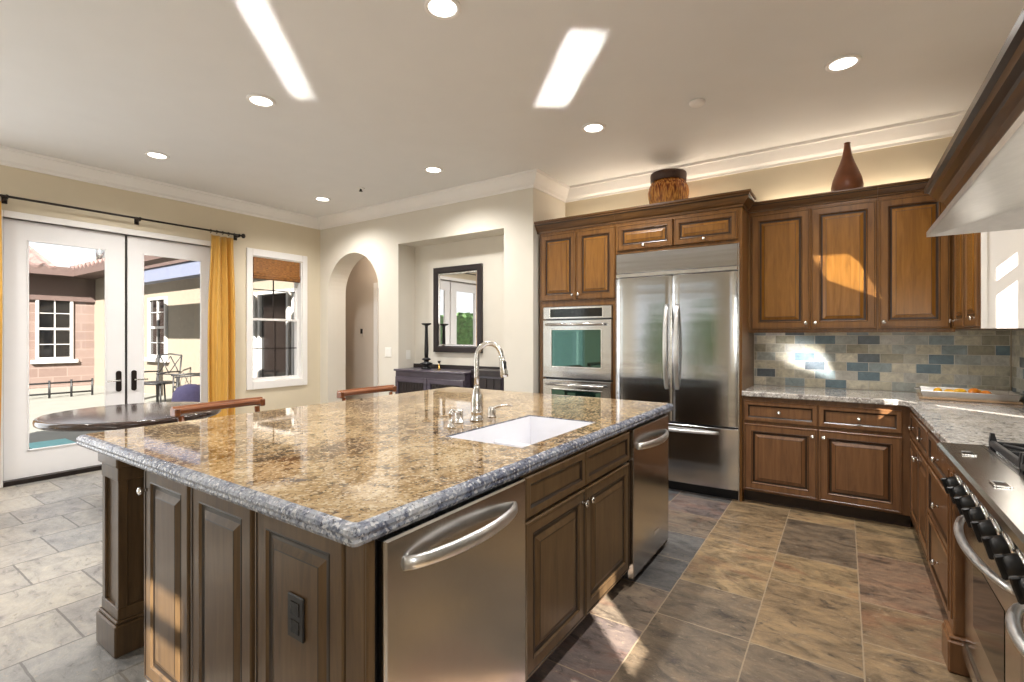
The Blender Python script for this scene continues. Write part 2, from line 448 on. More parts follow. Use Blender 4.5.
class MB:
    """collects shapes; build() links them as ONE mesh object"""
    def __init__(s, mtx=None):
        s.v, s.f, s.mi, s.sm = [], [], [], []
        s.mtx = mtx or Matrix.Identity(4)
    def add(s, verts, faces, mi=0, smooth=False):
        b = len(s.v)
        s.v += [s.mtx @ Vector(p) for p in verts]
        for f in faces:
            s.f.append([b + i for i in f])
            s.mi.append(mi)
            s.sm.append(smooth)
        return s
    def box(s, x0, x1, y0, y1, z0, z1, mi=0):
        v = [(x0, y0, z0), (x1, y0, z0), (x1, y1, z0), (x0, y1, z0), (x0, y0, z1), (x1, y0, z1), (x1, y1, z1), (x0, y1, z1)]
        return s.add(v, [(0, 3, 2, 1), (4, 5, 6, 7), (0, 1, 5, 4), (1, 2, 6, 5), (2, 3, 7, 6), (3, 0, 4, 7)], mi)
    def cbox(s, x0, x1, y0, y1, z0, z1, b=0.004, mi=0):
        """box with chamfered edges all round"""
        b = min(b, (x1 - x0) / 2.2, (y1 - y0) / 2.2, (z1 - z0) / 2.2)
        loops = [((x0 + b, x1 - b, y0 + b, y1 - b), z0), ((x0, x1, y0, y1), z0 + b), ((x0, x1, y0, y1), z1 - b), ((x0 + b, x1 - b, y0 + b, y1 - b), z1)]
        vs = []
        for (a0, a1, c0, c1), z in loops:
            k = b if (a0 == x0) else 0
            vs += [(a0 + k, c0, z), (a1 - k, c0, z), (a1, c0 + k, z), (a1, c1 - k, z), (a1 - k, c1, z), (a0 + k, c1, z), (a0, c1 - k, z), (a0, c0 + k, z)]
        fs = [tuple(reversed(range(8))), tuple(range(24, 32))]
        for l in range(3):
            for i in range(8):
                j = (i + 1) % 8
                fs.append((l * 8 + i, l * 8 + j, l * 8 + 8 + j, l * 8 + 8 + i))
        return s.add(vs, fs, mi)
    def loft(s, loops, mis=None, cap0=True, cap1=True, smooth=False):
        """loops: list of equal-length closed point lists"""
        n = len(loops[0])
        vs = [p for l in loops for p in l]
        for k in range(len(loops) - 1):
            fs = []
            for i in range(n):
                j = (i + 1) % n
                fs.append((k * n + i, k * n + j, k * n + n + j, k * n + n + i))
            if k == 0:
                b = len(s.v)
                s.v += [s.mtx @ Vector(p) for p in vs]
            for f in fs:
                s.f.append([b + i for i in f]); s.mi.append(mis[k] if mis else 0); s.sm.append(smooth)
        if cap0:
            s.f.append([b + i for i in reversed(range(n))]); s.mi.append(mis[0] if mis else 0); s.sm.append(False)
        if cap1:
            o = (len(loops) - 1) * n
            s.f.append([b + o + i for i in range(n)]); s.mi.append(mis[-1] if mis else 0); s.sm.append(False)
        return s
    def rects(s, specs, mis=None, cap0=True, cap1=True):
        """specs: (u0,u1,v0,v1,w) nested rectangles"""
        return s.loft([[(a, c, z), (b, c, z), (b, d, z), (a, d, z)] for a, b, c, d, z in specs], mis, cap0, cap1)
    def lathe(s, prof, c=(0, 0, 0), n=24, mi=0, axis='z', smooth=True, cap=True):
        loops = []
        for r, h in prof:
            l = []
            for i in range(n):
                a = 2 * math.pi * i / n
                p = (r * math.cos(a), r * math.sin(a), h)
                if axis == 'y': p = (p[0], -p[2], p[1])
                if axis == '-x': p = (-p[2], p[0], p[1])
                if axis == 'x': p = (p[2], -p[0], p[1])
                l.append((p[0] + c[0], p[1] + c[1], p[2] + c[2]))
            loops.append(l)
        return s.loft(loops, [mi] * (len(loops) - 1), cap, cap, smooth)
    def tube(s, pts, r, n=10, mi=0, flat=None, up=(0, 0, 1)):
        """sweep of a circle (or ellipse when flat gives the second radius); r may be a list"""
        pts = [Vector(p) for p in pts]
        loops = []
        up = Vector(up)
        prev = None
        for i, p in enumerate(pts):
            t = (pts[min(i + 1, len(pts) - 1)] - pts[max(i - 1, 0)]).normalized()
            a = prev - t * prev.dot(t) if prev is not None else (up - t * up.dot(t))
            if a.length < 1e-4:
                a = Vector((1, 0, 0)) - t * t.x
            a.normalize()
            prev = a
            b = t.cross(a)
            rr = r[i] if isinstance(r, (list, tuple)) else r
            r2 = rr if flat is None else (flat[i] if isinstance(flat, (list, tuple)) else flat)
            loops.append([tuple(p + a * (rr * math.cos(2 * math.pi * k / n)) + b * (r2 * math.sin(2 * math.pi * k / n))) for k in range(n)])
        return s.loft(loops, [mi] * (len(loops) - 1), True, True, True)
    def prism(s, prof, axis, a, b, mi=0, smooth=False):
        """extrude closed 2-D profile along x / y / z. prof in (y,z), (x,z), (x,y)"""
        def p3(q, t):
            return {'x': (t, q[0], q[1]), 'y': (q[0], t, q[1]), 'z': (q[0], q[1], t)}[axis]
        return s.loft([[p3(q, a) for q in prof], [p3(q, b) for q in prof]], [mi], True, True, smooth)
    def build(s, name, mats, parent=None, at=None, bevel=0.0):
        me = bpy.data.meshes.new(name)
        if not isinstance(mats, (list, tuple)):
            mats = [mats]
        off = world_loc(parent) if parent else Vector(at or (0, 0, 0))
        me.from_pydata([tuple(p - off) for p in s.v], [], s.f)
        for m in mats:
            me.materials.append(m)
        for p, mi, sm in zip(me.polygons, s.mi, s.sm):
            p.material_index = mi
            p.use_smooth = sm
        me.validate()
        bm = bmesh.new()
        bm.from_mesh(me)
        bmesh.ops.recalc_face_normals(bm, faces=bm.faces)
        bm.to_mesh(me)
        bm.free()
        o = bpy.data.objects.new(name, me)
        COL.objects.link(o)
        if parent:
            o.parent = parent
        else:
            o.location = off
        if bevel:
            b = o.modifiers.new('bevel', 'BEVEL')
            b.width = bevel
            b.segments = 2
            b.limit_method = 'ANGLE'
            b.angle_limit = math.radians(40)
        return o

def tag(o, label, cat, group=None, kind=None):
    o['label'] = label
    o['category'] = cat
    if group: o['group'] = group
    if kind: o['kind'] = kind
    return o
def thing(name, label, cat, loc=(0, 0, 0), group=None):
    o = bpy.data.objects.new(name, None)
    o.location = loc
    o.empty_display_size = 0.1
    COL.objects.link(o)
    return tag(o, label, cat, group)
def struct(o, label=None):
    o['kind'] = 'structure'
    if label:
        o['label'] = label
    return o
def dup(root, loc, rz=None, label=None):
    r = root.copy()
    COL.objects.link(r)
    r.location = loc
    if rz is not None: r.rotation_euler = (0, 0, rz)
    if label: r['label'] = label
    for ch in list(root.children):
        c = ch.copy(); COL.objects.link(c); c.parent = r
        for g in list(ch.children):
            d = g.copy(); COL.objects.link(d); d.parent = c
    return r
def frame(o, u, v, n):
    """matrix taking (u, v, out) to the world"""
    m = Matrix.Identity(4)
    for i, a in enumerate((u, v, n)):
        for j in range(3):
            m[j][i] = a[j]
    for j in range(3):
        m[j][3] = o[j]
    return m
FRONT = lambda x, y, z: frame((x, y, z), (1, 0, 0), (0, 0, 1), (0, -1, 0))     # faces -Y
RIGHTF = lambda x, y, z: frame((x, y, z), (0, 1, 0), (0, 0, 1), (1, 0, 0))     # faces +X
LEFTF = lambda x, y, z: frame((x, y, z), (0, 1, 0), (0, 0, 1), (-1, 0, 0))     # faces -X

# ------------------------------------------------------------------ ROOM SHELL
b = MB(); b.box(XL - 0.2, XR + 0.2, YR - 0.2, 5.3, -0.12, 0.0)
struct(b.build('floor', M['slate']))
b = MB(); b.box(XL - 0.2, XR + 0.2, YR - 0.2, 5.3, ZC, ZC + 0.12)
struct(b.build('ceiling', M['ceiling']))

def wall_with_holes(axis, a0, a1, t0, t1, holes, z1=ZC, z0=0.0):
    """axis 'x': wall running along x, thickness in y from t0 to t1"""
    m = MB()
    cuts = sorted({a0, a1, *[h[0] for h in holes], *[h[1] for h in holes]})
    for c0, c1 in zip(cuts, cuts[1:]):
        mid = (c0 + c1) / 2
        segs = [(z0, z1)]
        for h in holes:
            if h[0] < mid < h[1]:
                new = []
                for s0, s1 in segs:
                    if h[2] > s0: new.append((s0, min(h[2], s1)))
                    if h[3] < s1: new.append((max(h[3], s0), s1))
                segs = new
        for s0, s1 in segs:
            if s1 - s0 < 1e-4: continue
            if axis == 'x': m.box(c0, c1, t0, t1, s0, s1)
            else: m.box(t0, t1, c0, c1, s0, s1)
    return m

DOOR_Y0, DOOR_Y1, DOOR_Z = 1.09, 2.94, 2.44
WIN = (3.34, 4.04, 0.78, 2.40)
NOOK = (-0.85, 0.75, 0.10, 2.5)  # unseen window added in the left wall for fill and reflections
struct(wall_with_holes('y', YR - 0.2, YA + 0.25, XL - 0.18, XL, [(DOOR_Y0, DOOR_Y1, -0.1, DOOR_Z), WIN, NOOK]).build('wall_left', M['wall']))
struct(wall_with_holes('x', XL - 0.18, XR + 0.15, YR - 0.10, YR, [(-5.55, -4.70, 0.5, 2.35), (-3.9, -1.6, 0.5, 2.35), (-0.41, 0.06, 0.9, 2.32)]).build('wall_rear', M['wall']))
SIDE = (3.47, 3.705, 1.0, 2.15)       # window between the hood and the corner cabinets
BROAD = (-0.97, -0.12, 1.10, 1.92)   # unseen window added in the right wall to let in fill light
HIGH = (0.05, 0.385, 1.61, 2.17)     # small high window behind the range
struct(wall_with_holes('y', YR, 5.24, XR, XR + 0.10, [SIDE, HIGH, BROAD]).build('wall_right', M['wall']))
b = MB(); b.box(-2.66, XR, YB, YB + 0.15, 0, ZC)
struct(b.build('wall_back', M['wall']))
# arch wall with niche
AX0, AX1, AZ, AR = -6.10, -5.03, 1.97, 0.535
NX0, NX1, NZ, NYB = -4.66, -3.03, 2.53, 4.62
m = MB()
TH = 0.30
m.box(XL, AX0, YA, YA + TH, 0, ZC)
m.box(AX1, NX0, YA, YA + TH, 0, ZC)
m.box(NX0, NX1, YA, YA + TH, NZ, ZC)
m.box(NX0, NX1, NYB, NYB + 0.1, 0, NZ)
m.box(NX1, -2.76, YA, YA + 0.30, 0, ZC); m.box(-2.76, -2.66, YA, YB + 0.15, 0, ZC)
ac = (AX0 + AX1) / 2
N = 28
for i in range(N):
    a0, a1 = math.pi * i / N, math.pi * (i + 1) / N
    p0 = (ac + AR * math.cos(a0), AZ + AR * math.sin(a0)); p1 = (ac + AR * math.cos(a1), AZ + AR * math.sin(a1))
    m.prism([p0, p1, (p1[0], ZC), (p0[0], ZC)], 'y', YA, YA + TH)
struct(m.build('wall_far', M['wall_pale']))
# hall beyond the arch
m = MB()
m.box(-6.78, -4.66, 5.10, 5.2, 0, ZC)
m.box(-6.88, -6.78, 4.45, 5.2, 0, ZC)
m.box(-4.66, -4.56, 4.73, 5.2, 0, ZC)
m.box(-6.88, -4.56, 4.45, 5.2, ZC - 0.3, ZC - 0.25)
m.box(-6.88, XL, 4.35, 4.45, 0, ZC)
m.box(-6.9, -6.2, 4.45, 5.2, -0.05, 0.001)
struct(m.build('wall_hall', M['hall']))
m = MB(); m.cbox(-6.02, -5.93, 5.08, 5.10, 0, 2.1)
m.cbox(-6.02, -5.1, 5.08, 5.10, 2.1, 2.19)
struct(m.build('trim_1', M['trim']))

# crown moulding: profile (distance from wall, z)
CP = [(0.0, 2.905), (0.014, 2.905), (0.018, 2.925), (0.045, 2.945), (0.075, 2.985), (0.098, 3.02), (0.112, 3.026), (0.114, ZC - 0.001), (0.0, ZC - 0.001)]
def crown_path(pts, name, prof, mats, parent=None, stripes=()):
    """pts: plan points of the wall line (x,y); room lies to the RIGHT of the walking direction"""
    m = MB()
    n = len(pts)
    loops = []
    for i, p in enumerate(pts):
        p = Vector(p)
        d0 = (p - Vector(pts[i - 1])).normalized() if i > 0 else None
        d1 = (Vector(pts[i + 1]) - p).normalized() if i < n - 1 else None
        if d0 is None: d0 = d1
        if d1 is None: d1 = d0
        n0 = Vector((d0.y, -d0.x)); n1 = Vector((d1.y, -d1.x))
        mt = (n0 + n1)
        mt = mt / (1 + n0.dot(n1))
        loops.append([(p.x + mt.x * q[0], p.y + mt.y * q[0], q[1]) for q in prof])
    m.loft(loops, [0] * (n - 1), True, True)
    if stripes:
        k = len(prof)
        for f in range((n - 1) * k):
            if f % k in stripes: m.mi[f] = 1
    return m.build(name, mats, parent)
struct(crown_path([(XL, YR), (XL, YA), (-2.66, YA), (-2.66, YB), (XR, YB), (XR, YR)], 'trim_2', CP, M['trim']), 'white crown moulding along the ceiling')
struct(crown_path([(XR, YR), (XL, YR)], 'trim_3', CP, M['trim']))
# baseboards
BP = [(0, 0), (0.016, 0), (0.016, 0.11), (0.009, 0.13), (0, 0.133)]
struct(crown_path([(XL, YR), (XL, DOOR_Y0 - 0.09)], 'baseboard_left', BP, M['trim']))
struct(crown_path([(XL, DOOR_Y1 + 0.09), (XL, YA), (AX0, YA)], 'baseboard_corner', BP, M['trim']))
struct(crown_path([(AX1, YA), (NX0, YA)], 'baseboard_far', BP, M['trim']))

# ------------------------------------------------------------------ FRENCH DOORS, WINDOW
m = MB()
m.cbox(XL - 0.19, XL + 0.02, DOOR_Y0 - 0.07, DOOR_Y0, 0, DOOR_Z + 0.06)
m.cbox(XL - 0.19, XL + 0.02, DOOR_Y1, DOOR_Y1 + 0.07, 0, DOOR_Z + 0.06)
m.cbox(XL - 0.19, XL + 0.02, DOOR_Y0, DOOR_Y1, DOOR_Z, DOOR_Z + 0.06)
struct(m.build('trim_4', M['trim']), 'white casing around the french doors')
m = MB(); m.cbox(XL - 0.2, XL + 0.015, DOOR_Y0, DOOR_Y1, 0, 0.045)
struct(m.build('trim_5', M['bronze']), 'dark bronze threshold under the french doors')

def french_door(name, y0, y1, gy0, gy1, hside):
    xo, xi = XL - 0.075, XL - 0.03
    z0, z1, g0, g1 = 0.048, DOOR_Z - 0.006, 0.29, 2.262
    d = MB()
    for o in ((y0, gy0, z0, z1), (gy1, y1, z0, z1), (gy0, gy1, z0, g0), (gy0, gy1, g1, z1)):
        d.box(xo, xi, *o)
    # glazing bead
    for a0, a1, c0, c1 in ((gy0, gy0 + 0.014, g0, g1), (gy1 - 0.014, gy1, g0, g1), (gy0, gy1, g0, g0 + 0.014), (gy0, gy1, g1 - 0.014, g1)):
        d.cbox(xi - 0.006, xi + 0.008, a0, a1, c0, c1, 0.003)
    dr = struct(d.build(name, M['door_white']), 'white french door with one tall pane')
    p = MB(); p.box(XL - 0.056, XL - 0.050, gy0, gy1, g0, g1)
    p.build('pane', M['glass'], dr)
    hy = y1 - 0.055 if hside > 0 else y0 + 0.055
    h = MB(LEFTF(xi, hy, 0.885).copy()); h.mtx = RIGHTF(xi, hy, 0.885)
    h.lathe([(0.0, 0), (0.001, 0.0)], n=6)
    h2 = MB()
    pts = [(xi + 0.006, hy, 0.80), (xi + 0.006, hy, 0.99)]
    prof = []
    for i in range(24):
        a = 2 * math.pi * i / 24
        prof.append((hy + 0.024 * math.cos(a), 0.89 + 0.024 * math.sin(a) + (0.085 if math.sin(a) > 0 else -0.085)))
    h2.prism(prof, 'x', xi, xi + 0.01)
    pl = h2.build('handle_plate', M['bronze'], dr)
    h3 = MB()
    h3.tube([(xi + 0.01, hy, 0.90), (xi + 0.05, hy, 0.90), (xi + 0.056, hy - hside * 0.02, 0.90), (xi + 0.056, hy - hside * 0.11, 0.897)], 0.008, 8)
    h3.build('handle', M['nickel'], pl)
    return dr
MEET = 2.02
french_door('door_1', DOOR_Y0 + 0.01, MEET - 0.012, 1.255, 1.85, 1)
french_door('door_2', MEET + 0.012, DOOR_Y1 - 0.01, 2.165, 2.76, -1)
m = MB(); m.cbox(XL - 0.085, XL - 0.05, MEET - 0.02, MEET + 0.02, 0.05, DOOR_Z - 0.005)
struct(m.build('trim_6', M['bronze']), 'dark astragal strip between the french doors')

def sash_window(name, y0, y1, z0, z1, meet, mz_low, mz_up, casing=0.075, x=XL):
    o = MB()
    o.cbox(x, x + 0.02, y0 - casing, y0, z0 - 0.10, z1 + 0.09)
    o.cbox(x, x + 0.02, y1, y1 + casing, z0 - 0.10, z1 + 0.09)
    o.cbox(x, x + 0.02, y0, y1, z1, z1 + 0.09)
    o.cbox(x, x + 0.024, y0, y1, z0 - 0.10, z0)
    # reveal lining
    o.box(x - 0.17, x, y0, y0 + 0.012, z0, z1); o.box(x - 0.17, x, y1 - 0.012, y1, z0, z1)
    o.box(x - 0.17, x, y0 + 0.012, y1 - 0.012, z1 - 0.012, z1); o.box(x - 0.17, x, y0 + 0.012, y1 - 0.012, z0, z0 + 0.012)
    wn = struct(o.build(name, M['trim']), 'white cased sash window beside the gold curtain')
    f = MB()
    a0, a1, c0, c1 = y0 + 0.012, y1 - 0.012, z0 + 0.012, z1 - 0.012
    def ring(q0, q1, r0, r1, t, xa, xb):
        f.box(xa, xb, q0, q0 + t, r0, r1); f.box(xa, xb, q1 - t, q1, r0, r1)
        f.box(xa, xb, q0 + t, q1 - t, r0, r0 + t); f.box(xa, xb, q0 + t, q1 - t, r1 - t, r1)
    ring(a0, a1, c0, meet + 0.015, 0.028, x - 0.09, x - 0.055)
    ring(a0, a1, meet - 0.015, c1, 0.028, x - 0.13, x - 0.095)
    f.build('sash', M['trim'], wn)
    g = MB()
    ym = (a0 + a1) / 2
    g.box(x - 0.08, x - 0.066, ym - 0.006, ym + 0.006, c0 + 0.02, meet); g.box(x - 0.08, x - 0.066, a0 + 0.02, a1 - 0.02, mz_low - 0.006, mz_low + 0.006)
    g.box(x - 0.12, x - 0.106, ym - 0.006, ym + 0.006, meet, c1 - 0.02); g.box(x - 0.12, x - 0.106, a0 + 0.02, a1 - 0.02, mz_up - 0.006, mz_up + 0.006)
    g.build('muntin', M['bronze'], wn)
    p = MB(); p.box(x - 0.075, x - 0.071, a0 + 0.02, a1 - 0.02, c0 + 0.02, meet); p.box(x - 0.115, x - 0.111, a0 + 0.02, a1 - 0.02, meet, c1 - 0.02)
    p.build('pane', M['glass'], wn)
    return wn
sash_window('window_1', *WIN, 1.585, 1.20, 1.98)

# unseen windows of the room: frames with panes
def simple_window(name, axis, a0, a1, z0, z1, t, bars):
    f = MB()
    def bx(p0, p1, q0, q1, d0=0.05, d1=0.11):
        if axis == 'x': f.box(p0, p1, t - d1, t - d0, q0, q1)
        else: f.box(t - d1, t - d0, p0, p1, q0, q1)
    k = 0.045
    bx(a0, a0 + k, z0, z1); bx(a1 - k, a1, z0, z1); bx(a0 + k, a1 - k, z0, z0 + k); bx(a0 + k, a1 - k, z1 - k, z1)
    for kind, pos in bars:
        if kind == 'v': bx(pos - 0.02, pos + 0.02, z0 + k, z1 - k)
        else: bx(a0 + k, a1 - k, pos - 0.014, pos + 0.014)
    o = struct(f.build(name, M['trim']))
    p = MB()
    if axis == 'x': p.box(a0 + k, a1 - k, t - 0.082, t - 0.078, z0 + k, z1 - k)
    else: p.box(t - 0.082, t - 0.078, a0 + k, a1 - k, z0 + k, z1 - k)
    p.build('pane', M['glass'], o)
simple_window('fill_window_left', 'y', *NOOK, XL, [('v', -0.05), ('h', 2.0)])
simple_window('window_3', 'x', -5.55, -4.70, 0.5, 2.35, YR + 0.04, [('h', 1.5)])
simple_window('window_4', 'x', -0.41, 0.06, 0.9, 2.32, YR + 0.04, [('h', 2.10)])
simple_window('window_5', 'x', -3.9, -1.6, 0.5, 2.35, YR + 0.04, [('v', -3.1), ('v', -2.4), ('h', 1.9)])
simple_window('window_6', 'y', *SIDE, XR + 0.12, [('h', 1.96), ('h', 1.5)])
simple_window('window_7', 'y', *HIGH, XR + 0.12, [])
simple_window('fill_window_right', 'y', *BROAD, XR + 0.12, [('v', -0.55)])

# roman shade
t = thing('roman_shade', 'woven bamboo roman shade drawn up at the top of the window', 'blind', (XL, 3.69, 2.12))
m = MB()
y0, y1 = 3.365, 4.015
m.cbox(XL - 0.04, XL - 0.008, y0, y1, 2.16, 2.395, 0.004)
m.build('valance', M['bamboo'], t)
m = MB()
for i, (za, zb) in enumerate(((2.115, 2.145), (2.14, 2.17), (2.165, 2.195))):
    m.tube([(XL - 0.024 + 0.006 * (i % 2), y0, (za + zb) / 2), (XL - 0.024 + 0.006 * (i % 2), y1, (za + zb) / 2)], 0.021, 10)
m.build('folds', M['bamboo'], t)

# curtain rod + curtains
RX, RZ = XL + 0.10, 2.61
t = thing('curtain_rod', 'thin black curtain rod above the french doors', 'curtain rod', (RX, 2.0, RZ))
m = MB(); m.tube([(RX, 0.93, RZ), (RX, 3.16, RZ)], 0.011, 10); m.build('rod', M['bronze'], t)
for yy in (0.915, 3.18):
    m = MB(); m.lathe([(0.0, -0.03), (0.018, -0.022), (0.026, 0), (0.018, 0.022), (0.0, 0.03)], (RX, yy, RZ), 14); m.build('finial', M['bronze'], t)
for yy in (1.10, 2.10, 3.13):
    m = MB(); m.box(XL + 0.001, RX, yy - 0.008, yy + 0.008, RZ - 0.022, RZ - 0.008); m.box(XL + 0.001, XL + 0.008, yy - 0.02, yy + 0.02, RZ - 0.05, RZ + 0.03)
    m.lathe([(0.016, -0.008), (0.018, 0), (0.016, 0.008)], (RX, yy, RZ), 12, axis='y')
    m.build('bracket', M['bronze'], t)

def curtain(name, label, y0, y1, pinch, phase):
    cx, cy = RX, (y0 + y1) / 2
    t = thing(name, label, 'curtain', (cx, cy, 0.02), 'gold curtains by the french doors')
    nu, nv = 90, 26
    vs, fs = [], []
    for j in range(nv + 1):
        v = j / nv
        z = 0.02 + v * 2.545
        for side in (0, 1):
            pass
    for j in range(nv + 1):
        v = j / nv
        z = 0.02 + v * 2.545
        wid = 1 - pinch * math.exp(-((v - 1.0) / 0.25) ** 2) + 0.05 * math.sin(v * 2.5)
        for i in range(nu + 1):
            u = i / nu
            yy = cy + (u - 0.5) * (y1 - y0) * wid
            ph = phase + u * 2 * math.pi * 3.6 + 0.9 * math.sin(v * 2.2 + u * 5)
            xx = cx - 0.02 + (0.034 + 0.016 * math.sin(u * 9 + 1 + v)) * (math.sin(ph) + 0.25 * math.sin(2.3 * ph + 1 + 2 * v)) * (0.75 + 0.25 * (1 - v))
            yy += 0.012 * math.cos(ph)
            vs.append((xx, yy, z))
    for j in range(nv):
        for i in range(nu):
            a = j * (nu + 1) + i
            fs.append((a, a + 1, a + nu + 2, a + nu + 1))
    m = MB(); m.add(vs, fs, 0, True)
    o = m.build('drape', M['curtain'], t)
    s = o.modifiers.new('thick', 'SOLIDIFY'); s.thickness = 0.004
    for i in range(5):
        yy = y0 + 0.03 + (y1 - y0 - 0.06) * i / 4
        r = MB()
        pts = [(RX + 0.017 * math.cos(a), yy, RZ - 0.004 + 0.021 * math.sin(a)) for a in [2 * math.pi * k / 14 for k in range(15)]]
        r.tube(pts, 0.003, 6, up=(0, 1, 0))
        r.build('ring', M['bronze'], t)
curtain('curtain', 'gold curtain panel between the french doors and the window', 2.77, 3.10, 0.22, 0.6)
curtain('curtain', 'gold curtain panel at the far left edge of the french doors', 0.78, 1.06, 0.05, 2.0)

# ------------------------------------------------------------------ CEILING FIXTURES
can_proto = None
def can(x, y, label, first=False):
    global can_proto
    if can_proto is None:
        t = thing('recessed_light', label, 'ceiling light', (x, y, ZC), 'recessed ceiling lights')
        m = MB(); m.lathe([(0.070, 0.0), (0.095, 0.0), (0.096, -0.006), (0.090, -0.011), (0.072, -0.008), (0.070, 0.0)], (x, y, ZC - 0.0005), 32, cap=False)
        m.build('trim_ring', M['trim'], t)
        m = MB(); m.lathe([(0.0, -0.004), (0.071, -0.004), (0.071, -0.0065), (0.0, -0.0075)], (x, y, ZC - 0.0005), 32)
        m.build('lamp', M['lamp'], t)
        can_proto = t
    else:
        t = dup(can_proto, (x, y, ZC), label=label)
    d = bpy.data.lights.new('can_beam', 'SPOT')
    d.energy = CAN_POWER * 10
    d.shadow_soft_size = 0.06
    d.spot_size = math.radians(150)
    d.spot_blend = 0.9
    d.color = (1.0, 0.975, 0.94)
    l = bpy.data.objects.new('can_beam', d)
    l.location = (0, 0, -0.03)
    l.parent = t
    COL.objects.link(l)
can(-1.70, 1.88, 'recessed ceiling light at the top edge, above the island')
can(-3.45, 1.90, 'recessed ceiling light nearest the streak of glare on the ceiling')
can(-5.29, 1.93, 'recessed ceiling light in front of the french doors')
can(-5.29, 3.68, 'recessed ceiling light in the corner before the arch')
can(-3.43, 3.66, 'recessed ceiling light in front of the mirror niche')
can(-1.67, 3.65, 'recessed ceiling light in front of the fridge')
can(0.0, 3.65, 'recessed ceiling light above the base cabinets beside the fridge')
can(0.0, 1.88, 'recessed ceiling light out of the photo, before the range')
for x, y in ((-5.29, 0.1), (-3.45, 0.1)):
    can(x, y, 'recessed ceiling light behind the camera')
# hall ceiling lamp
d = bpy.data.lights.new('hall_lamp', 'POINT'); d.energy = 9; d.shadow_soft_size = 0.1; d.color = (1.0, 0.92, 0.83)
l = bpy.data.objects.new('hall_lamp', d); l.location = (-5.6, 4.9, 2.6); COL.objects.link(l)

t = thing('fire_sprinkler', 'small ceiling sprinkler head before the arch', 'sprinkler', (-4.55, 3.66, ZC))
m = MB(); m.lathe([(0.0, 0), (0.045, 0), (0.045, -0.006), (0.02, -0.012), (0.0, -0.012)], (-4.55, 3.66, ZC - 0.001), 20); m.build('cover_plate', M['trim'], t)
m = MB(); m.lathe([(0.0, -0.012), (0.012, -0.012), (0.012, -0.03), (0.022, -0.032), (0.022, -0.036), (0.0, -0.036)], (-4.55, 3.66, ZC - 0.001), 16); m.build('sprinkler_head', M['bronze'], t)
m = MB(); m.lathe([(0.0, 0), (0.055, 0), (0.055, -0.012), (0.045, -0.022), (0.0, -0.024)], (-0.87, 3.67, ZC - 0.001), 24)
tag(m.build('smoke_detector', M['trim'], at=(-0.87, 3.67, ZC)), 'small white smoke detector on the ceiling between two lights', 'smoke detector')

# ------------------------------------------------------------------ CABINET FRONTS
def front(parent, name, mtx, w_, h_, mats, rail=0.058, knob=None, th=0.02, raised=True, knob_mat=None):
    """raised-panel front; knob = (u, v)"""
    m = MB(mtx)
    def r(i, z): return (i, w_ - i, i, h_ - i, z)
    k = rail
    if raised:
        sp = [r(0, 0.0), r(0, th - 0.004), r(0.004, th), r(0.010, th), r(0.013, th - 0.003), r(k - 0.008, th - 0.003), r(k - 0.004, th - 0.0015), r(k + 0.002, th - 0.009), r(k + 0.008, th - 0.011), r(k + 0.018, th - 0.011), r(k + 0.040, th - 0.002), r(k + 0.043, th - 0.001)]
        fl_ = 2 if len(mats) > 2 else 0
        mi = [0, 0, 0, 1, 0, 1, 0, 1, 1, fl_, 1, fl_]
        sp.append(r(k + 0.046, th - 0.001))
        if min(w_, h_) < 2 * (k + 0.05):
            sp = sp[:10] + [r(k + 0.022, th - 0.011)]; mi = mi[:9] + [0]
    else:
        sp = [r(0, 0.0), r(0, th - 0.004), r(0.004, th), r(k - 0.008, th), r(k - 0.004, th - 0.001), r(k + 0.004, th - 0.008), r(k + 0.008, th - 0.009), r(k + 0.011, th - 0.009)]
        mi = [0, 0, 0, 0, 1, 1, 0]
    m.rects(sp, mi)
    d = m.build(name, mats, parent)
    if knob:
        q = MB(mtx @ Matrix.Translation((knob[0], knob[1], th - 0.003)))
        q.lathe([(0.007, 0), (0.006, 0.006), (0.0055, 0.012), (0.012, 0.017), (0.0155, 0.022), (0.014, 0.027), (0.008, 0.030), (0.0, 0.031)], n=16)
        q.build('knob', knob_mat or M['nickel'], d)
    return d

CABM = [M['cab'], M['glaze'], M['cab_field']]
BASM = [M['cab_base'], M['glaze']]
ISLM = [M['isl'], M['isl_glaze']]
# crown profile for cabinets (projection, z from base)
def cab_crown(z0, h=0.105, p=0.075):
    return [(0.0, z0), (0.010, z0), (0.012, z0 + h * 0.16), (0.022, z0 + h * 0.2), (p * 0.45, z0 + h * 0.34), (p * 0.72, z0 + h * 0.62), (p * 0.82, z0 + h * 0.70), (p * 0.84, z0 + h * 0.80), (p, z0 + h * 0.86), (p, z0 + h), (0.0, z0 + h)]

FY = 4.40      # front plane of tall cabinet frames
TZ = 2.43      # underside of crown, tall cabinets
# --- oven cabinet
OX0, OX1 = -2.618, -1.785
t = thing('oven_cabinet', 'tall brown cabinet around the double wall oven with two doors on top', 'cabinet', ((OX0 + OX1) / 2, 4.7, 0))
m = MB()
OVX0, OVX1 = -2.563, -1.813
m.box(OX0, OVX0, FY, YB - 0.002, 0, TZ + 0.02); m.box(OVX1, OX1, FY, YB - 0.002, 0, TZ + 0.02)
m.box(OVX0, OVX1, FY, YB - 0.002, 1.665, TZ + 0.02)
m.box(OVX0, OVX1, FY, YB - 0.002, 0.10, 0.335); m.box(OVX0, OVX1, FY + 0.07, YB - 0.002, 0, 0.10)
m.box(OVX0, OVX1, YB - 0.03, YB - 0.002, 0.335, 1.665)
m.build('body', M['cab'], t)
dw = 0.405
front(t, 'door', FRONT(-2.604, FY, 1.725), dw, 0.68, CABM, 0.06, (dw - 0.03, 0.05))
front(t, 'door', FRONT(-2.604 + dw + 0.006, FY, 1.725), dw, 0.68, CABM, 0.06, (0.03, 0.05))
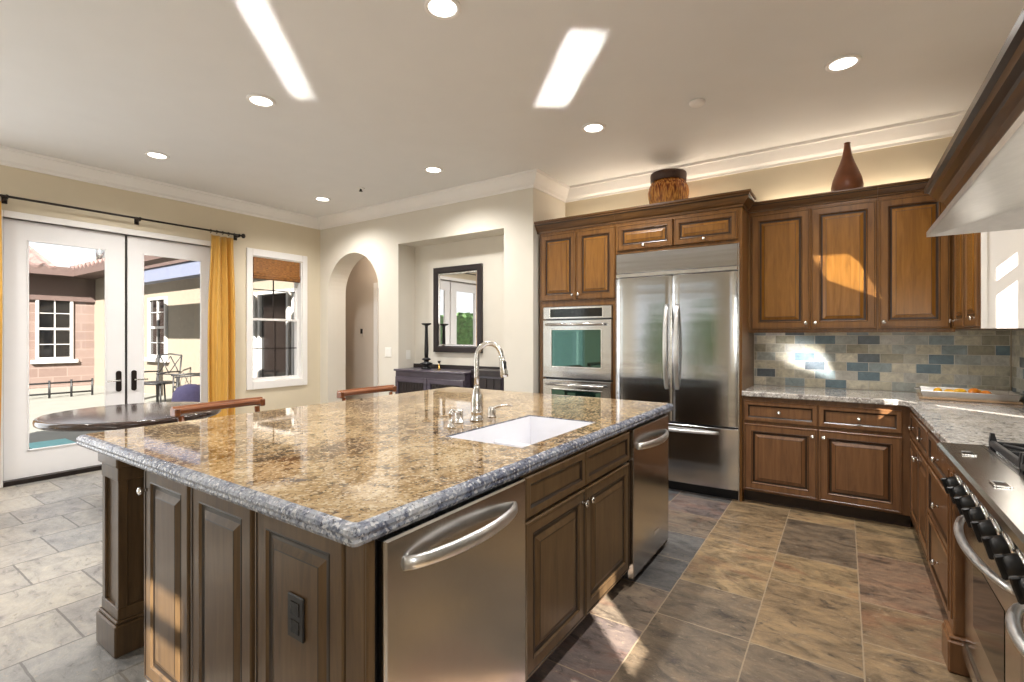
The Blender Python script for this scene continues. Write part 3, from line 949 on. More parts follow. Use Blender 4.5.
# --- fridge cabinet
FX0, FX1 = -1.783, -0.688
t2 = thing('fridge_cabinet', 'brown cabinet bridging over the fridge with two wide flip-up doors', 'cabinet', ((FX0 + FX1) / 2, 4.7, 2.14))
m = MB()
m.box(FX0, FX1, FY, YB - 0.002, 2.135, TZ + 0.02); m.box(-0.708, FX1, FY - 0.0, YB - 0.002, 0, 2.135)
m.build('body', M['cab'], t2)
front(t2, 'door', FRONT(-1.765, FY, 2.165), 0.515, 0.235, CABM, 0.05, (0.257, 0.03))
front(t2, 'door', FRONT(-1.238, FY, 2.165), 0.515, 0.235, CABM, 0.05, (0.257, 0.03))
CPF = cab_crown(TZ, 0.115, 0.075)
crown_path([(OX0 - 0.03, FY), (OX1 + 0.001, FY)], 'crown', CPF, [M['cab_x'], M['glaze']], t, (5,))
crown_path([(FX0, FY), (FX1, FY), (FX1, 4.632)], 'crown', CPF, [M['cab_x'], M['glaze']], t2, (5,))

# --- refrigerator
t = thing('refrigerator', 'large stainless french door fridge with bottom freezer drawer', 'fridge', (-1.24, 4.7, 0))
RX0, RX1 = -1.768, -0.713
m = MB(); m.box(RX0 + 0.003, RX1 - 0.003, 4.405, 5.0, 0.09, 2.128); m.build('cabinet_shell', M['black'], t)
m = MB(); m.box(RX0 + 0.01, RX1 - 0.01, 4.425, 4.9, 0.0, 0.085); m.build('kick_plate', M['black'], t)
m = MB(); m.cbox(RX0, RX1, 4.365, 4.404, 1.945, 2.128, 0.004); m.build('top_grille', M['steel'], t)
m = MB(); m.cbox(RX0, RX1, 4.352, 4.404, 1.905, 1.942, 0.006); m.build('trim_bar', M['steel_lt'], t)
def bowed_door(x0, x1, z0, z1, bow=0.010):
    m = MB()
    loops = []
    N = 14
    for i in range(N + 1):
        u = i / N
        x = x0 + (x1 - x0) * u
        e = min(u, 1 - u)
        y = 4.350 - bow * math.sin(math.pi * u) + (0.010 * max(0, 1 - e / 0.03) ** 2)
        loops.append([(x, 4.404, z0), (x, 4.404, z1), (x, y + 0.006, z1), (x, y, z1 - 0.006), (x, y, z0 + 0.006), (x, y + 0.006, z0)])
    m.loft(loops, [0] * N, True, True, False)
    return m
def smooth_by_angle(o, deg=30):
    for p in o.data.polygons: p.use_smooth = True
    md = o.modifiers.new('split', 'EDGE_SPLIT'); md.split_angle = math.radians(deg)
d1 = bowed_door(RX0, -1.2465, 0.612, 1.900).build('door', M['steel'], t)
d2 = bowed_door(-1.2415, RX1, 0.612, 1.900).build('door', M['steel'], t)
d3 = bowed_door(RX0, RX1, 0.092, 0.598).build('freezer_drawer', M['steel'], t)
for d in (d1, d2, d3): smooth_by_angle(d)
def bow_bar(name, p0, p1, out, depth, r, r2, mat, parent, n=20, post=True, up=(0, 0, 1), ends=0.16):
    p0, p1, out = Vector(p0), Vector(p1), Vector(out)
    pts, ra, rb = [], [], []
    for i in range(n + 1):
        u = i / n
        e = math.sin(math.pi * u) ** 0.62 if 0 < u < 1 else 0.0
        pts.append(p0.lerp(p1, u) + out * depth * e)
        k = 0.9 + 0.1 * math.sin(math.pi * u)
        ra.append(r * k); rb.append(r2 * k)
    m = MB(); m.tube(pts, ra, 12, flat=rb, up=up)
    return m.build(name, mat, parent)
bow_bar('handle', (-1.290, 4.352, 0.90), (-1.290, 4.352, 1.64), (0, -1, 0), 0.06, 0.020, 0.013, M['handle'], d1, up=(1, 0, 0))
bow_bar('handle', (-1.198, 4.352, 0.90), (-1.198, 4.352, 1.64), (0, -1, 0), 0.06, 0.020, 0.013, M['handle'], d2, up=(1, 0, 0))
bow_bar('handle', (-1.63, 4.35, 0.552), (-0.86, 4.35, 0.552), (0, -1, 0), 0.055, 0.014, 0.012, M['handle'], d3)
m = MB(); m.box(RX1 + 0.0005, RX1 + 0.0045, 4.39, 4.9, 0, 2.13); m.build('side_trim', M['steel_lt'], t)

# --- double wall oven
t = thing('wall_oven', 'stainless double wall oven with dark glass windows', 'oven', (-2.21, 4.7, 0.335))
a0, a1 = -2.561, -1.815
m = MB(); m.box(a0 + 0.02, a1 - 0.02, 4.395, 4.98, 0.34, 1.66); m.build('oven_box', M['black'], t)
m = MB(); m.cbox(a0, a1, 4.365, 4.394, 1.535, 1.66, 0.005)
cp = m.build('control_panel', M['steel'], t)
m = MB(); m.cbox(-2.478, -1.908, 4.361, 4.366, 1.553, 1.638, 0.002); m.build('display', M['black_gloss'], cp)
m = MB(); m.cbox(-2.488, -1.898, 4.3635, 4.3655, 1.545, 1.646, 0.001); m.build('display_frame', M['steel_lt'], cp)
for z0, z1 in ((0.945, 1.525), (0.345, 0.925)):
    m = MB(); m.rects([(a0, a1, z0, z1, 0), (a0, a1, z0, z1, 0.028), (a0 + 0.005, a1 - 0.005, z0 + 0.005, z1 - 0.005, 0.033)])
    m.v = [Vector((p.x, 4.394 - p.z, p.y)) for p in m.v]
    d = m.build('oven_door', M['steel'], t)
    m = MB(); m.cbox(a0 + 0.105, a1 - 0.105, 4.356, 4.362, z0 + 0.115, z1 - 0.10, 0.002); m.build('window_glass', M['oven_glass'], d)
    m = MB()
    wx0, wx1, wz0, wz1 = a0 + 0.105, a1 - 0.105, z0 + 0.115, z1 - 0.10
    for q in ((wx0 - 0.012, wx0, wz0 - 0.012, wz1 + 0.012), (wx1, wx1 + 0.012, wz0 - 0.012, wz1 + 0.012), (wx0, wx1, wz0 - 0.012, wz0), (wx0, wx1, wz1, wz1 + 0.012)):
        m.cbox(q[0], q[1], 4.353, 4.361, q[2], q[3], 0.003)
    m.build('window_frame', M['steel_lt'], d)
    zc = z1 - 0.045
    h = MB(); h.tube([(a0 + 0.06, 4.315, zc), (a1 - 0.06, 4.315, zc)], 0.014, 14)
    for xx in (a0 + 0.09, a1 - 0.09): h.tube([(xx, 4.362, zc), (xx, 4.318, zc)], 0.011, 10, up=(0, 0, 1))
    h.build('handle', M['steel_lt'], d)

# --- base cabinets, back run
BY = 4.41
t = thing('base_cabinet', 'brown base cabinet with two drawers and two doors right of the fridge', 'cabinet', (-0.16, 4.7, 0))
m = MB(); m.box(-0.685, 0.40, BY, YB - 0.012, 0.10, 0.872); m.build('body', M['cab_base'], t)
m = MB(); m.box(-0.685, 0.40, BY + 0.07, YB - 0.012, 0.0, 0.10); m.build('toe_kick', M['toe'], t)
for i, (x0, x1) in enumerate(((-0.672, -0.163), (-0.151, 0.345))):
    wd = x1 - x0
    front(t, 'drawer', FRONT(x0, BY, 0.675), wd, 0.160, BASM, 0.034, (wd / 2, 0.08), raised=False)
    front(t, 'door', FRONT(x0, BY, 0.115), wd, 0.535, BASM, 0.062, (wd - 0.03 if i == 0 else 0.03, 0.48))
# --- base cabinets, right run (fronts face -X)
RXF = 0.405
def right_cab(label, y0, y1, doors, drawers):
    t = thing('base_cabinet', label, 'cabinet', (0.7, (y0 + y1) / 2, 0))
    m = MB(); m.box(RXF, XR - 0.012, y0, y1, 0.10, 0.872); m.build('body', M['cab_base'], t)
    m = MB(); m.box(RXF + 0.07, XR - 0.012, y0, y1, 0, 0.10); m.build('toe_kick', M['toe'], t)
    wd = (y1 - y0 - 0.02) / doors
    for k in range(doors):
        ya = y0 + 0.01 + k * wd
        if drawers == 1:
            front(t, 'drawer', LEFTF(RXF, ya + 0.003, 0.675), wd - 0.006, 0.160, BASM, 0.034, ((wd - 0.006) / 2, 0.08), raised=False)
            front(t, 'door', LEFTF(RXF, ya + 0.003, 0.115), wd - 0.006, 0.535, BASM, 0.055, (wd - 0.036 if (k == 0) else 0.03, 0.48))
        else:
            for zz, hh in ((0.675, 0.16), (0.40, 0.255), (0.115, 0.27)):
                front(t, 'drawer', LEFTF(RXF, ya + 0.003, zz), wd - 0.006, hh, BASM, 0.034, ((wd - 0.006) / 2, hh / 2), raised=False)
    return t
right_cab('brown base cabinet in the corner, its doors facing the island', 3.52, 4.385, 2, 1)
t = right_cab('brown drawer base cabinet between the corner cabinet and the range', 2.80, 3.515, 1, 3)
# decorative end post beside the range
t = thing('cabinet_post', 'brown pilaster post with a square plinth at the near end of the counter', 'post', (0.42, 2.70, 0))
m = MB(); m.cbox(0.352, 0.45, 2.632, 2.79, 0, 0.13, 0.006); m.cbox(0.358, 0.45, 2.64, 2.785, 0.13, 0.145, 0.004); m.build('plinth', M['cab_base'], t)
m = MB(); m.cbox(0.372, 0.45, 2.655, 2.775, 0.145, 0.872, 0.005)
m.cbox(0.366, 0.374, 2.675, 2.685, 0.2, 0.8, 0.002); m.cbox(0.366, 0.374, 2.745, 2.755, 0.2, 0.8, 0.002)
m.build('shaft', M['cab_base'], t)
m = MB(); m.box(0.46, XR - 0.012, 2.632, 2.795, 0, 0.872); m.build('filler', M['cab_base'], t)

# --- perimeter worktop (L shape)
def sweep_slab(outline, z0, z1, open_from=None):
    pass
m = MB()
def Lpoly(o, c):
    return [(-0.685, YB - 0.011), (-0.685, 4.37 - o), (0.37 - o - c, 4.37 - o), (0.37 - o, 4.37 - o - c), (0.37 - o, 2.625), (XR - 0.011, 2.625), (XR - 0.011, YB - 0.011)]
lo = []
for o, z in ((-0.004, 0.874), (0.0, 0.880), (0.0, 0.908), (-0.006, 0.915)):
    lo.append([(x, y, z) for x, y in Lpoly(o, 0.05)])
m.loft(lo, [1, 1, 0], True, True)
tag(m.build('worktop', [M['granite_pale'], M['granite_pale']], at=(0, 4.7, 0.874)), 'pale granite worktop running from the fridge round to the range', 'countertop')

# --- backsplash
def splash(name, mtx, w_, h_, off):
    m = MB(mtx)
    m.box(0, w_, 0, h_, 0, 0.004, 0)
    TW, THH, g = 0.1525, 0.0755, 0.0048
    row = 0
    v = 0.0
    while v < h_ - 0.01:
        hh = min(THH, h_ - v)
        u = -(off + (row % 2) * 0.5) * TW % TW - TW
        while u < w_:
            a, b_ = max(u, 0), min(u + TW, w_)
            if b_ - a > 0.012:
                mi = 1 + random.choices(range(len(TILES)), [5, 5, 4, 4, 2, 3, 4, 2, 5])[0]
                m.cbox(a + g / 2, b_ - g / 2, v + g / 2, v + hh - g / 2, 0.002, 0.0058, 0.001, mi)
            u += TW
        v += THH
        row += 1
    return struct(m.build(name, [M['grout']] + TILES), 'slate blue, grey and beige brick-bond tile backsplash')
splash('wall_backsplash_back', FRONT(-0.685, YB - 0.0005, 0.916), XR + 0.685 - 0.010, 0.49, 0.35)
splash('wall_backsplash_right', LEFTF(XR - 0.0005, 3.72, 0.916), YB - 3.72 - 0.012, 0.49, 0.2)
splash('wall_backsplash_range', LEFTF(XR - 0.0005, 1.05, 0.916), 2.05, 0.86, 0.2)

# --- upper cabinets
UY, UZ0, UZ1, UZT = 4.70, 1.41, 2.43, 2.50
CPU = cab_crown(2.435, 0.075, 0.065)
def upper(name, label, x0, x1, fronts, z0=UZ0):
    t = thing(name, label, 'cabinet', ((x0 + x1) / 2, 4.85, z0))
    m = MB(); m.box(x0, x1, UY, YB - 0.012, z0, UZ1 + 0.02); m.build('body', M['cab'], t)
    m = MB(); m.box(x0, x1, UY + 0.001, UY + 0.02, z0 - 0.018, z0 - 0.0005); m.build('light_rail', M['cab'], t)
    for fx0, fx1, ku in fronts:
        wd = fx1 - fx0
        front(t, 'door', FRONT(fx0, UY, z0 + 0.012), wd, 0.985, CABM, 0.062, (0.03 if ku < 0 else wd - 0.03, 0.05))
    return t
tu1 = upper('upper_cabinet', 'brown wall cabinet with a pair of doors next to the fridge', -0.685, 0.2195, [(-0.660, -0.224, 1), (-0.216, 0.212, -1)])
tu2 = upper('upper_cabinet', 'brown wall cabinet with a single door in the corner by the hood', 0.2205, 0.668, [(0.228, 0.640, -1)])
crown_path([(-0.686, UY), (0.2195, UY)], 'crown', CPU, [M['cab_x'], M['glaze']], tu1, (5,))
crown_path([(0.2205, UY), (0.600, UY)], 'crown', CPU, [M['cab_x'], M['glaze']], tu2, (5,))
t = thing('upper_cabinet', 'narrow brown wall cabinet on the right wall, half hidden by the hood', 'cabinet', (0.85, 4.3, UZ0))
m = MB(); m.box(0.669, XR - 0.012, 3.90, YB - 0.012, UZ0, UZ1 + 0.02); m.build('body', M['cab'], t)
front(t, 'door', LEFTF(0.669, 3.93, UZ0 + 0.012), 0.36, 0.985, CABM, 0.062, (0.03, 0.05))
front(t, 'door', LEFTF(0.669, 4.30, UZ0 + 0.012), 0.36, 0.985, CABM, 0.062, (0.33, 0.05))
m = MB(); m.cbox(0.671, XR - 0.012, 3.885, 3.899, UZ0 - 0.004, UZ1 + 0.02, 0.002)
e = m.build('end_panel', M['trim'], t); e['label'] = 'pale grey end panel'
m = MB(); m.cbox(0.664, 0.690, 3.88, 3.8845, UZ0 - 0.004, UZ1 + 0.02, 0.001); m.build('edge_strip', M['trim'], t)
crown_path([(0.669, 4.63), (0.669, 3.885), (XR - 0.02, 3.885)][::-1], 'crown', [(q[0], q[1]) for q in CPU], M['cab_x'], t)

# --- range hood
HX, HY0, HY1, HZ = 0.30, 1.05, 2.765, 1.79
t = thing('range_hood', 'wooden range hood with moulded top and stainless underside above the range', 'range hood', (0.66, 1.9, HZ))
m = MB()
# steel liner: thin lip around, sloping inner faces
ou = [(HX, HX), ]
def rc(x0, x1, y0, y1, z): return [(x0, y0, z), (x1, y0, z), (x1, y1, z), (x0, y1, z)]
X1 = XR - 0.012
m.loft([rc(HX, X1, HY0, HY1, HZ + 0.022), rc(HX, X1, HY0, HY1, HZ), rc(HX + 0.006, X1 - 0.006, HY0 + 0.006, HY1 - 0.006, HZ), rc(HX + 0.40, X1 - 0.1, HY0 + 0.3, HY1 - 0.3, HZ + 0.085)], [0, 0, 0], False, True)
m.build('steel_liner', M['steel_soft'], t)
m = MB()
for k in range(3):
    ya = HY0 + 0.31 + k * 0.37
    m.cbox(HX + 0.41, X1 - 0.11, ya, ya + 0.355, HZ + 0.060, HZ + 0.084, 0.004)
m.build('filter', M['steel_v'], t)
m = MB(); m.box(HX + 0.085, X1, HY0 + 0.03, HY1 - 0.03, HZ + 0.15, 2.02)
m.loft([rc(HX + 0.085, X1, HY0 + 0.03, HY1 - 0.03, HZ + 0.023), rc(HX + 0.085, X1, HY0 + 0.03, HY1 - 0.03, HZ + 0.15)], [0], False, False)
m.build('fascia', M['cab'], t)
HCP = [(0.0, 1.875), (0.010, 1.873), (0.012, 1.890), (0.020, 1.893), (0.022, 1.912), (0.030, 1.930), (0.048, 1.945), (0.052, 1.953), (0.066, 1.968), (0.072, 1.985), (0.086, 1.992), (0.088, 2.012), (0.0, 2.018)]
crown_path([(X1, HY0 + 0.03), (HX + 0.085, HY0 + 0.03), (HX + 0.085, HY1 - 0.03), (X1, HY1 - 0.03)][::-1], 'crown', HCP, [M['hood_x'], M['glaze']], t, (0, 2, 3, 6, 7, 9, 10))
m = MB(); m.box(0.70, X1, 1.55, 2.25, 2.02, 2.90); m.build('chimney', M['cab'], t)
# ------------------------------------------------------------------ RANGE
GX0, GY0, GY1 = 0.385, 1.36, 2.615
t = thing('gas_range', 'wide stainless gas range with black knobs and two oven doors', 'range', (0.66, 1.85, 0))
m = MB()
m.box(GX0 + 0.03, XR - 0.012, GY0, GY1, 0.10, 0.885)
m.build('body', M['steel_v'], t)
m = MB(); m.box(GX0 + 0.08, XR - 0.02, GY0 + 0.01, GY1 - 0.01, 0, 0.10); m.build('kick_plate', M['black'], t)
m = MB()   # front ledge + sloping knob panel
m.prism([(0.318, 0.898), (0.316, 0.922), (0.324, 0.932), (0.445, 0.936), (0.445, 0.886), (GX0 + 0.029, 0.886), (GX0 + 0.029, 0.735), (GX0 + 0.012, 0.735), (0.358, 0.875)], 'y', GY0, GY1)
fp = m.build('control_panel', M['steel_v'], t)
for yy in (2.40, 1.95, 1.50):
    m = MB()
    for q in ((0.355, 0.361, -0.032, 0.032), (0.389, 0.395, -0.032, 0.032), (0.361, 0.389, -0.032, -0.026), (0.361, 0.389, 0.026, 0.032)):
        m.cbox(q[0], q[1], yy + q[2], yy + q[3], 0.934, 0.9385, 0.001)
    q = m.build('indicator_bezel', M['steel_lt'], fp)
    m = MB(); m.box(0.361, 0.389, yy - 0.026, yy + 0.026, 0.9335, 0.9370); m.build('indicator', M['black_gloss'], fp)
m = MB()
m.box(0.446, XR - 0.012, GY0, GY1, 0.886, 0.900)
m.box(0.446, 0.458, GY0, GY1, 0.900, 0.937); m.box(XR - 0.06, XR - 0.012, GY0, GY1, 0.900, 0.985); m.box(0.458, XR - 0.06, GY1 - 0.012, GY1, 0.900, 0.934); m.box(0.458, XR - 0.06, GY0, GY0 + 0.012, 0.900, 0.934)
m.build('cooktop', M['steel_v'], t)
NG = 3
for g in range(NG):
    gp = (GY1 - GY0 - 0.03) / NG
    ya = GY0 + 0.015 + g * gp + 0.004
    yb = ya + gp - 0.008
    m = MB()
    z0, z1 = 0.938, 0.962
    for xx in (0.475, 0.715, 0.955):
        m.cbox(xx - 0.010, xx + 0.010, ya, yb, z0, z1, 0.004)
    for yy in (ya + 0.009, (ya + yb) / 2, yb - 0.009):
        m.cbox(0.475, 0.955, yy - 0.009, yy + 0.009, z0 - 0.003, z1 - 0.003, 0.004)
    for cx_ in (0.595, 0.835):
        for k in range(4):
            a = math.pi / 4 + k * math.pi / 2
            cyy = (ya + yb) / 2
            m.tube([(cx_ + 0.03 * math.cos(a), cyy + 0.03 * math.sin(a), z1 - 0.006), (cx_ + 0.14 * math.cos(a), cyy + 0.19 * math.sin(a), z1 - 0.008)], 0.008, 6)
    for xx in (0.475, 0.955):
        for yy in (ya + 0.009, yb - 0.009):
            m.box(xx - 0.008, xx + 0.008, yy - 0.008, yy + 0.008, 0.9, z0)
    for yy in (ya + 0.009, yb - 0.009):
        for xx in (0.475, 0.715):
            m.prism([(xx - 0.010, 0.955), (xx + 0.012, 0.955), (xx + 0.004, 0.990), (xx - 0.006, 0.990)], 'y', yy - 0.009, yy + 0.009)
    m.build('grate', M['iron'], t)
    for cx_ in (0.595, 0.835):
        m = MB(); m.lathe([(0.05, 0.90), (0.05, 0.915), (0.035, 0.918), (0.035, 0.93), (0.0, 0.934)], (cx_, (ya + yb) / 2, 0), 20)
        m.build('burner', M['iron'], t)
# knobs on the sloping panel
kn = Vector((-0.92, 0, -0.28)).normalized()
NK = 9
for k in range(NK):
    yy = 2.52 - k * 0.135
    o = Vector((0.379, yy, 0.795))
    ku = Vector((0, 1, 0)); kv = kn.cross(ku)
    mt = frame(o, ku, kv, kn)
    m = MB(mt)
    m.lathe([(0.038, 0.0), (0.040, 0.005), (0.038, 0.012), (0.031, 0.014), (0.030, 0.006)], n=24)
    bz = m.build('knob_bezel', M['chrome'], fp)
    m = MB(mt)
    m.lathe([(0.030, 0.004), (0.0315, 0.014), (0.029, 0.036), (0.024, 0.045), (0.0, 0.047)], n=24)
    m.cbox(-0.0075, 0.0075, -0.030, 0.030, 0.03, 0.058, 0.003)
    m.build('knob', M['black'], fp)
# oven doors
for ya, yb in ((1.865, 2.605), (1.37, 1.850)):
    m = MB(LEFTF(GX0 + 0.029, ya, 0.165))
    wd, hh = yb - ya, 0.555
    m.rects([(0, wd, 0, hh, 0), (0, wd, 0, hh, 0.010), (0.006, wd - 0.006, 0.006, hh - 0.006, 0.016)])
    d = m.build('oven_door', M['steel_v'], t)
    m = MB(LEFTF(GX0 + 0.029, ya, 0.165)); m.cbox(0.16, wd - 0.16, 0.13, 0.38, 0.0155, 0.0175, 0.001); m.build('window_glass', M['black_gloss'], d)
    bow_bar('handle', (GX0 + 0.010, ya + 0.02, 0.66), (GX0 + 0.010, yb - 0.05, 0.66), (-1, 0, 0), 0.058, 0.012, 0.014, M['handle'], d, up=(0, 0, 1))
m = MB(); m.cbox(GX0 + 0.004, GX0 + 0.028, GY0 + 0.01, GY1 - 0.01, 0.102, 0.158, 0.004); m.build('drip_panel', M['steel_v'], t)

# ------------------------------------------------------------------ ISLAND
IX0, IX1, IY0, IY1 = -2.27, -0.965, 0.80, 3.27
ZB = 0.862
t = thing('kitchen_island', 'large dark brown panelled kitchen island with corner posts', 'kitchen island', ((IX0 + IX1) / 2, (IY0 + IY1) / 2, 0))
m = MB()
DW = (0.815, 1.478)
TC = (2.545, 3.20)
m.box(IX0, -1.60, IY0, IY1, 0.0, ZB)                       # core
m.box(-1.60, IX1, IY0, DW[0] - 0.003, 0.0, ZB)
m.box(-1.60, IX1, DW[1] + 0.004, TC[0] - 0.008, 0.105, 0.66)
m.box(-1.60, IX1 - 0.0, DW[1] + 0.004, DW[1] + 0.024, 0.66, ZB); m.box(-1.60, IX1, TC[0] - 0.03, TC[0] - 0.008, 0.66, ZB)
m.box(IX1 - 0.03, IX1, DW[1] + 0.024, TC[0] - 0.03, 0.66, ZB)
m.box(-1.60, IX1, TC[1] + 0.004, IY1, 0, ZB)
m.build('body', M['isl'], t)
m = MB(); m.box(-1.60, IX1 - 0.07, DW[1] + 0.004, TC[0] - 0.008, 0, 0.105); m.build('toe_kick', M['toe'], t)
# front (faces -Y): three panels
front(t, 'door', FRONT(-2.262, IY0, 0.03), 0.372, 0.825, ISLM, 0.062, (0.020, 0.735), knob_mat=M['chrome'])
for x0, x1 in ((-1.868, -1.476), (-1.454, -1.040)):
    front(t, 'panel', FRONT(x0, IY0, 0.03), x1 - x0, 0.825, ISLM, 0.062)
# corner stile
m = MB(); m.cbox(-1.036, -0.960, IY0 - 0.016, IY0 - 0.001, 0.0, ZB, 0.004); m.cbox(-0.9635, -0.951, IY0 - 0.016, DW[0] - 0.004, 0.0, ZB, 0.004)
m.build('corner_stile', M['isl'], t)
front(t, 'panel', frame((IX0, IY0 + 0.56, 0.03), (0, -1, 0), (0, 0, 1), (-1, 0, 0)), 0.55, 0.825, ISLM, 0.062)
# right side (faces +X): false drawers + doors
yA, yM, yB = 1.492, 1.985, 2.522
for i, (a, b_) in enumerate(((yA, yM - 0.004), (yM + 0.004, yB))):
    wd = b_ - a
    front(t, 'drawer', RIGHTF(IX1, a, 0.700), wd, 0.150, ISLM, 0.034, raised=False)
    front(t, 'door', RIGHTF(IX1, a, 0.115), wd, 0.570, ISLM, 0.058, (wd - 0.028 if i == 0 else 0.028, 0.515))
# posts
for (px_, py_) in ((-2.65, 0.885), (-2.65, 3.16)):
    p = MB()
    h = 0.095
    p.cbox(px_ - h - 0.018, px_ + h + 0.018, py_ - h - 0.018, py_ + h + 0.018, 0, 0.135, 0.006)
    p.cbox(px_ - h - 0.010, px_ + h + 0.010, py_ - h - 0.010, py_ + h + 0.010, 0.135, 0.15, 0.004)
    p.box(px_ - h + 0.013, px_ + h - 0.012, py_ - h + 0.012, py_ + h - 0.012, 0.15, 0.80)
    for sx_ in (-1, 1):
        for sy_ in (-1, 1):
            xx, yy = px_ + sx_ * (h - 0.0175), py_ + sy_ * (h - 0.0175)
            p.cbox(xx - 0.0175, xx + 0.0175, yy - 0.0175, yy + 0.0175, 0.15, 0.80, 0.003)
    p.cbox(px_ - h - 0.002, px_ + h + 0.002, py_ - h - 0.002, py_ + h + 0.002, 0.149, 0.20, 0.003); p.cbox(px_ - h - 0.002, px_ + h + 0.002, py_ - h - 0.002, py_ + h + 0.002, 0.74, 0.801, 0.003)
    p.cbox(px_ - h - 0.018, px_ + h + 0.018, py_ - h - 0.012, py_ + h + 0.018, 0.80, ZB, 0.006)
    p.build('post', ISLM[0], t)
m = MB(); m.box(-2.665, -2.635, 1.02, 3.03, 0.74, ZB); m.build('apron', M['isl'], t)
# outlet on the third panel
to = thing('power_outlet', 'black power outlet on the end panel of the island', 'outlet', (-1.235, IY0 - 0.02, 0.60))
m = MB(); m.cbox(-1.272, -1.198, IY0 - 0.0265, IY0 - 0.0195, 0.535, 0.655, 0.003); m.build('cover_plate', M['black'], to)
for zc in (0.570, 0.620):
    m = MB(); m.cbox(-1.254, -1.216, IY0 - 0.0285, IY0 - 0.0262, zc - 0.018, zc + 0.018, 0.002); m.build('socket', M['black_gloss'], to)

# countertop with sink cut-out
CX0, CX1, CY0, CY1 = -2.90, -0.938, 0.735, 3.335
SX0, SX1, SY0, SY1 = -1.475, -1.065, 1.645, 2.365
m = MB()
prof = [(0.020, 0.864), (0.006, 0.866), (0.001, 0.876), (0.003, 0.884), (0.0, 0.893), (0.004, 0.902), (0.013, 0.910), (0.026, 0.914)]
def rrect(i, z, r=0.014, n=5):
    x0, x1, y0, y1 = CX0 + i, CX1 - i, CY0 + i, CY1 - i
    out = []
    for cx_, cy_, a0 in ((x0 + r, y0 + r, math.pi), (x1 - r, y0 + r, 1.5 * math.pi), (x1 - r, y1 - r, 0), (x0 + r, y1 - r, 0.5 * math.pi)):
        for k in range(n):
            a = a0 + (math.pi / 2) * k / (n - 1)
            out.append((cx_ + r * math.cos(a), cy_ + r * math.sin(a), z))
    return out
loops = [rrect(i, z) for i, z in prof]
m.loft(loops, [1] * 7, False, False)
def ring_fill(m, outer, hole, z, mi):
    # quads from rounded rectangle outer to rectangular hole (both counter-clockwise, 5 verts per outer corner)
    hp = [(hole[0], hole[2], z), (hole[1], hole[2], z), (hole[1], hole[3], z), (hole[0], hole[3], z)]
    vs = outer + hp
    n = len(outer); k = n // 4
    fs = []
    for c in range(4):
        for j in range(k - 1):
            fs.append((c * k + j, c * k + j + 1, n + c))
        nx = ((c + 1) % 4)
        fs.append((c * k + k - 1, nx * k, n + nx, n + c))
    m.add(vs, fs, mi)
ring_fill(m, rrect(0.026, 0.914), (SX0, SX1, SY0, SY1), 0.914, 0)
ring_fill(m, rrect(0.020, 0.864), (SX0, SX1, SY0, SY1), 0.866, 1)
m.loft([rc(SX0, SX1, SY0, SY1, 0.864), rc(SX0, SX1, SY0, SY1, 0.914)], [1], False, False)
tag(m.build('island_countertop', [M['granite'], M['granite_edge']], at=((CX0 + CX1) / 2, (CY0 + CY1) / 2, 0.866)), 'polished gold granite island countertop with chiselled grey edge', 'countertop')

# sink
t = thing('kitchen_sink', 'white undermount double sink set in the island countertop', 'sink', ((SX0 + SX1) / 2, 2.0, 0.69))
m = MB()
e = 0.012
m.loft([rc(SX0 + .001, SX1 - .001, SY0 + .001, SY1 - .001, 0.68), rc(SX0 + .001, SX1 - .001, SY0 + .001, SY1 - .001, 0.908), rc(SX0 + 0.008, SX1 - 0.008, SY0 + 0.008, SY1 - 0.008, 0.910), rc(SX0 + 0.014, SX1 - 0.014, SY0 + 0.014, SY1 - 0.014, 0.75), rc(SX0 + 0.04, SX1 - 0.04, SY0 + 0.04, SY1 - 0.04, 0.70)], [0] * 4, True, True)
m.build('basin', M['white'], t)
m = MB(); m.cbox(SX0 + 0.018, SX1 - 0.018, 1.985, 2.015, 0.70, 0.84, 0.008); m.build('divider', M['white'], t)
for yy in (1.82, 2.19):
    m = MB(); m.lathe([(0.0, 0.7005), (0.042, 0.7005), (0.042, 0.703), (0.03, 0.704), (0.0, 0.702)], (-1.27, yy, 0), 20); m.build('drain', M['nickel'], t)

# faucet
fx, fy = -1.607, 2.045
t = thing('kitchen_faucet', 'tall brushed nickel gooseneck pull-down faucet behind the sink', 'faucet', (fx, fy, 0.914))
m = MB(); m.lathe([(0.034, 0.9142), (0.035, 0.922), (0.030, 0.930), (0.029, 0.955), (0.031, 0.958), (0.031, 0.968), (0.028, 0.972), (0.030, 1.00), (0.026, 1.045), (0.019, 1.08), (0.016, 1.088), (0.0155, 1.10)], (fx, fy, 0), 24)
m.build('base', M['nickel'], t)
m = MB()
pts = [(fx, fy, 1.09), (fx, fy, 1.15), (fx, fy, 1.235)]
R_ = 0.066
for k in range(1, 15):
    a = math.pi - (math.pi * 1.02) * k / 14
    pts.append((fx + (R_ + R_ * math.cos(a)) * 0.82, fy + (R_ + R_ * math.cos(a)) * 0.56, 1.25 + R_ * 1.12 * math.sin(a)))
m.tube(pts, 0.0135, 14, up=(0.56, -0.82, 0))
m.build('gooseneck', M['nickel'], t)
ex = Vector(pts[-1])
m = MB(); m.tube([ex + Vector((0, 0, 0.01)), ex - Vector((-0.004, -0.003, 0.02)), ex - Vector((-0.012, -0.008, 0.085)), ex - Vector((-0.014, -0.010, 0.10))], [0.0145, 0.017, 0.0215, 0.019], 16, up=(0.56, -0.82, 0))
sp = m.build('spray_head', M['nickel'], t)
m = MB(); c = ex - Vector((-0.028, 0.008, 0.035)); m.cbox(c.x - 0.004, c.x + 0.006, c.y - 0.008, c.y + 0.008, c.z - 0.02, c.z + 0.02, 0.003); m.build('button', M['black'], sp)
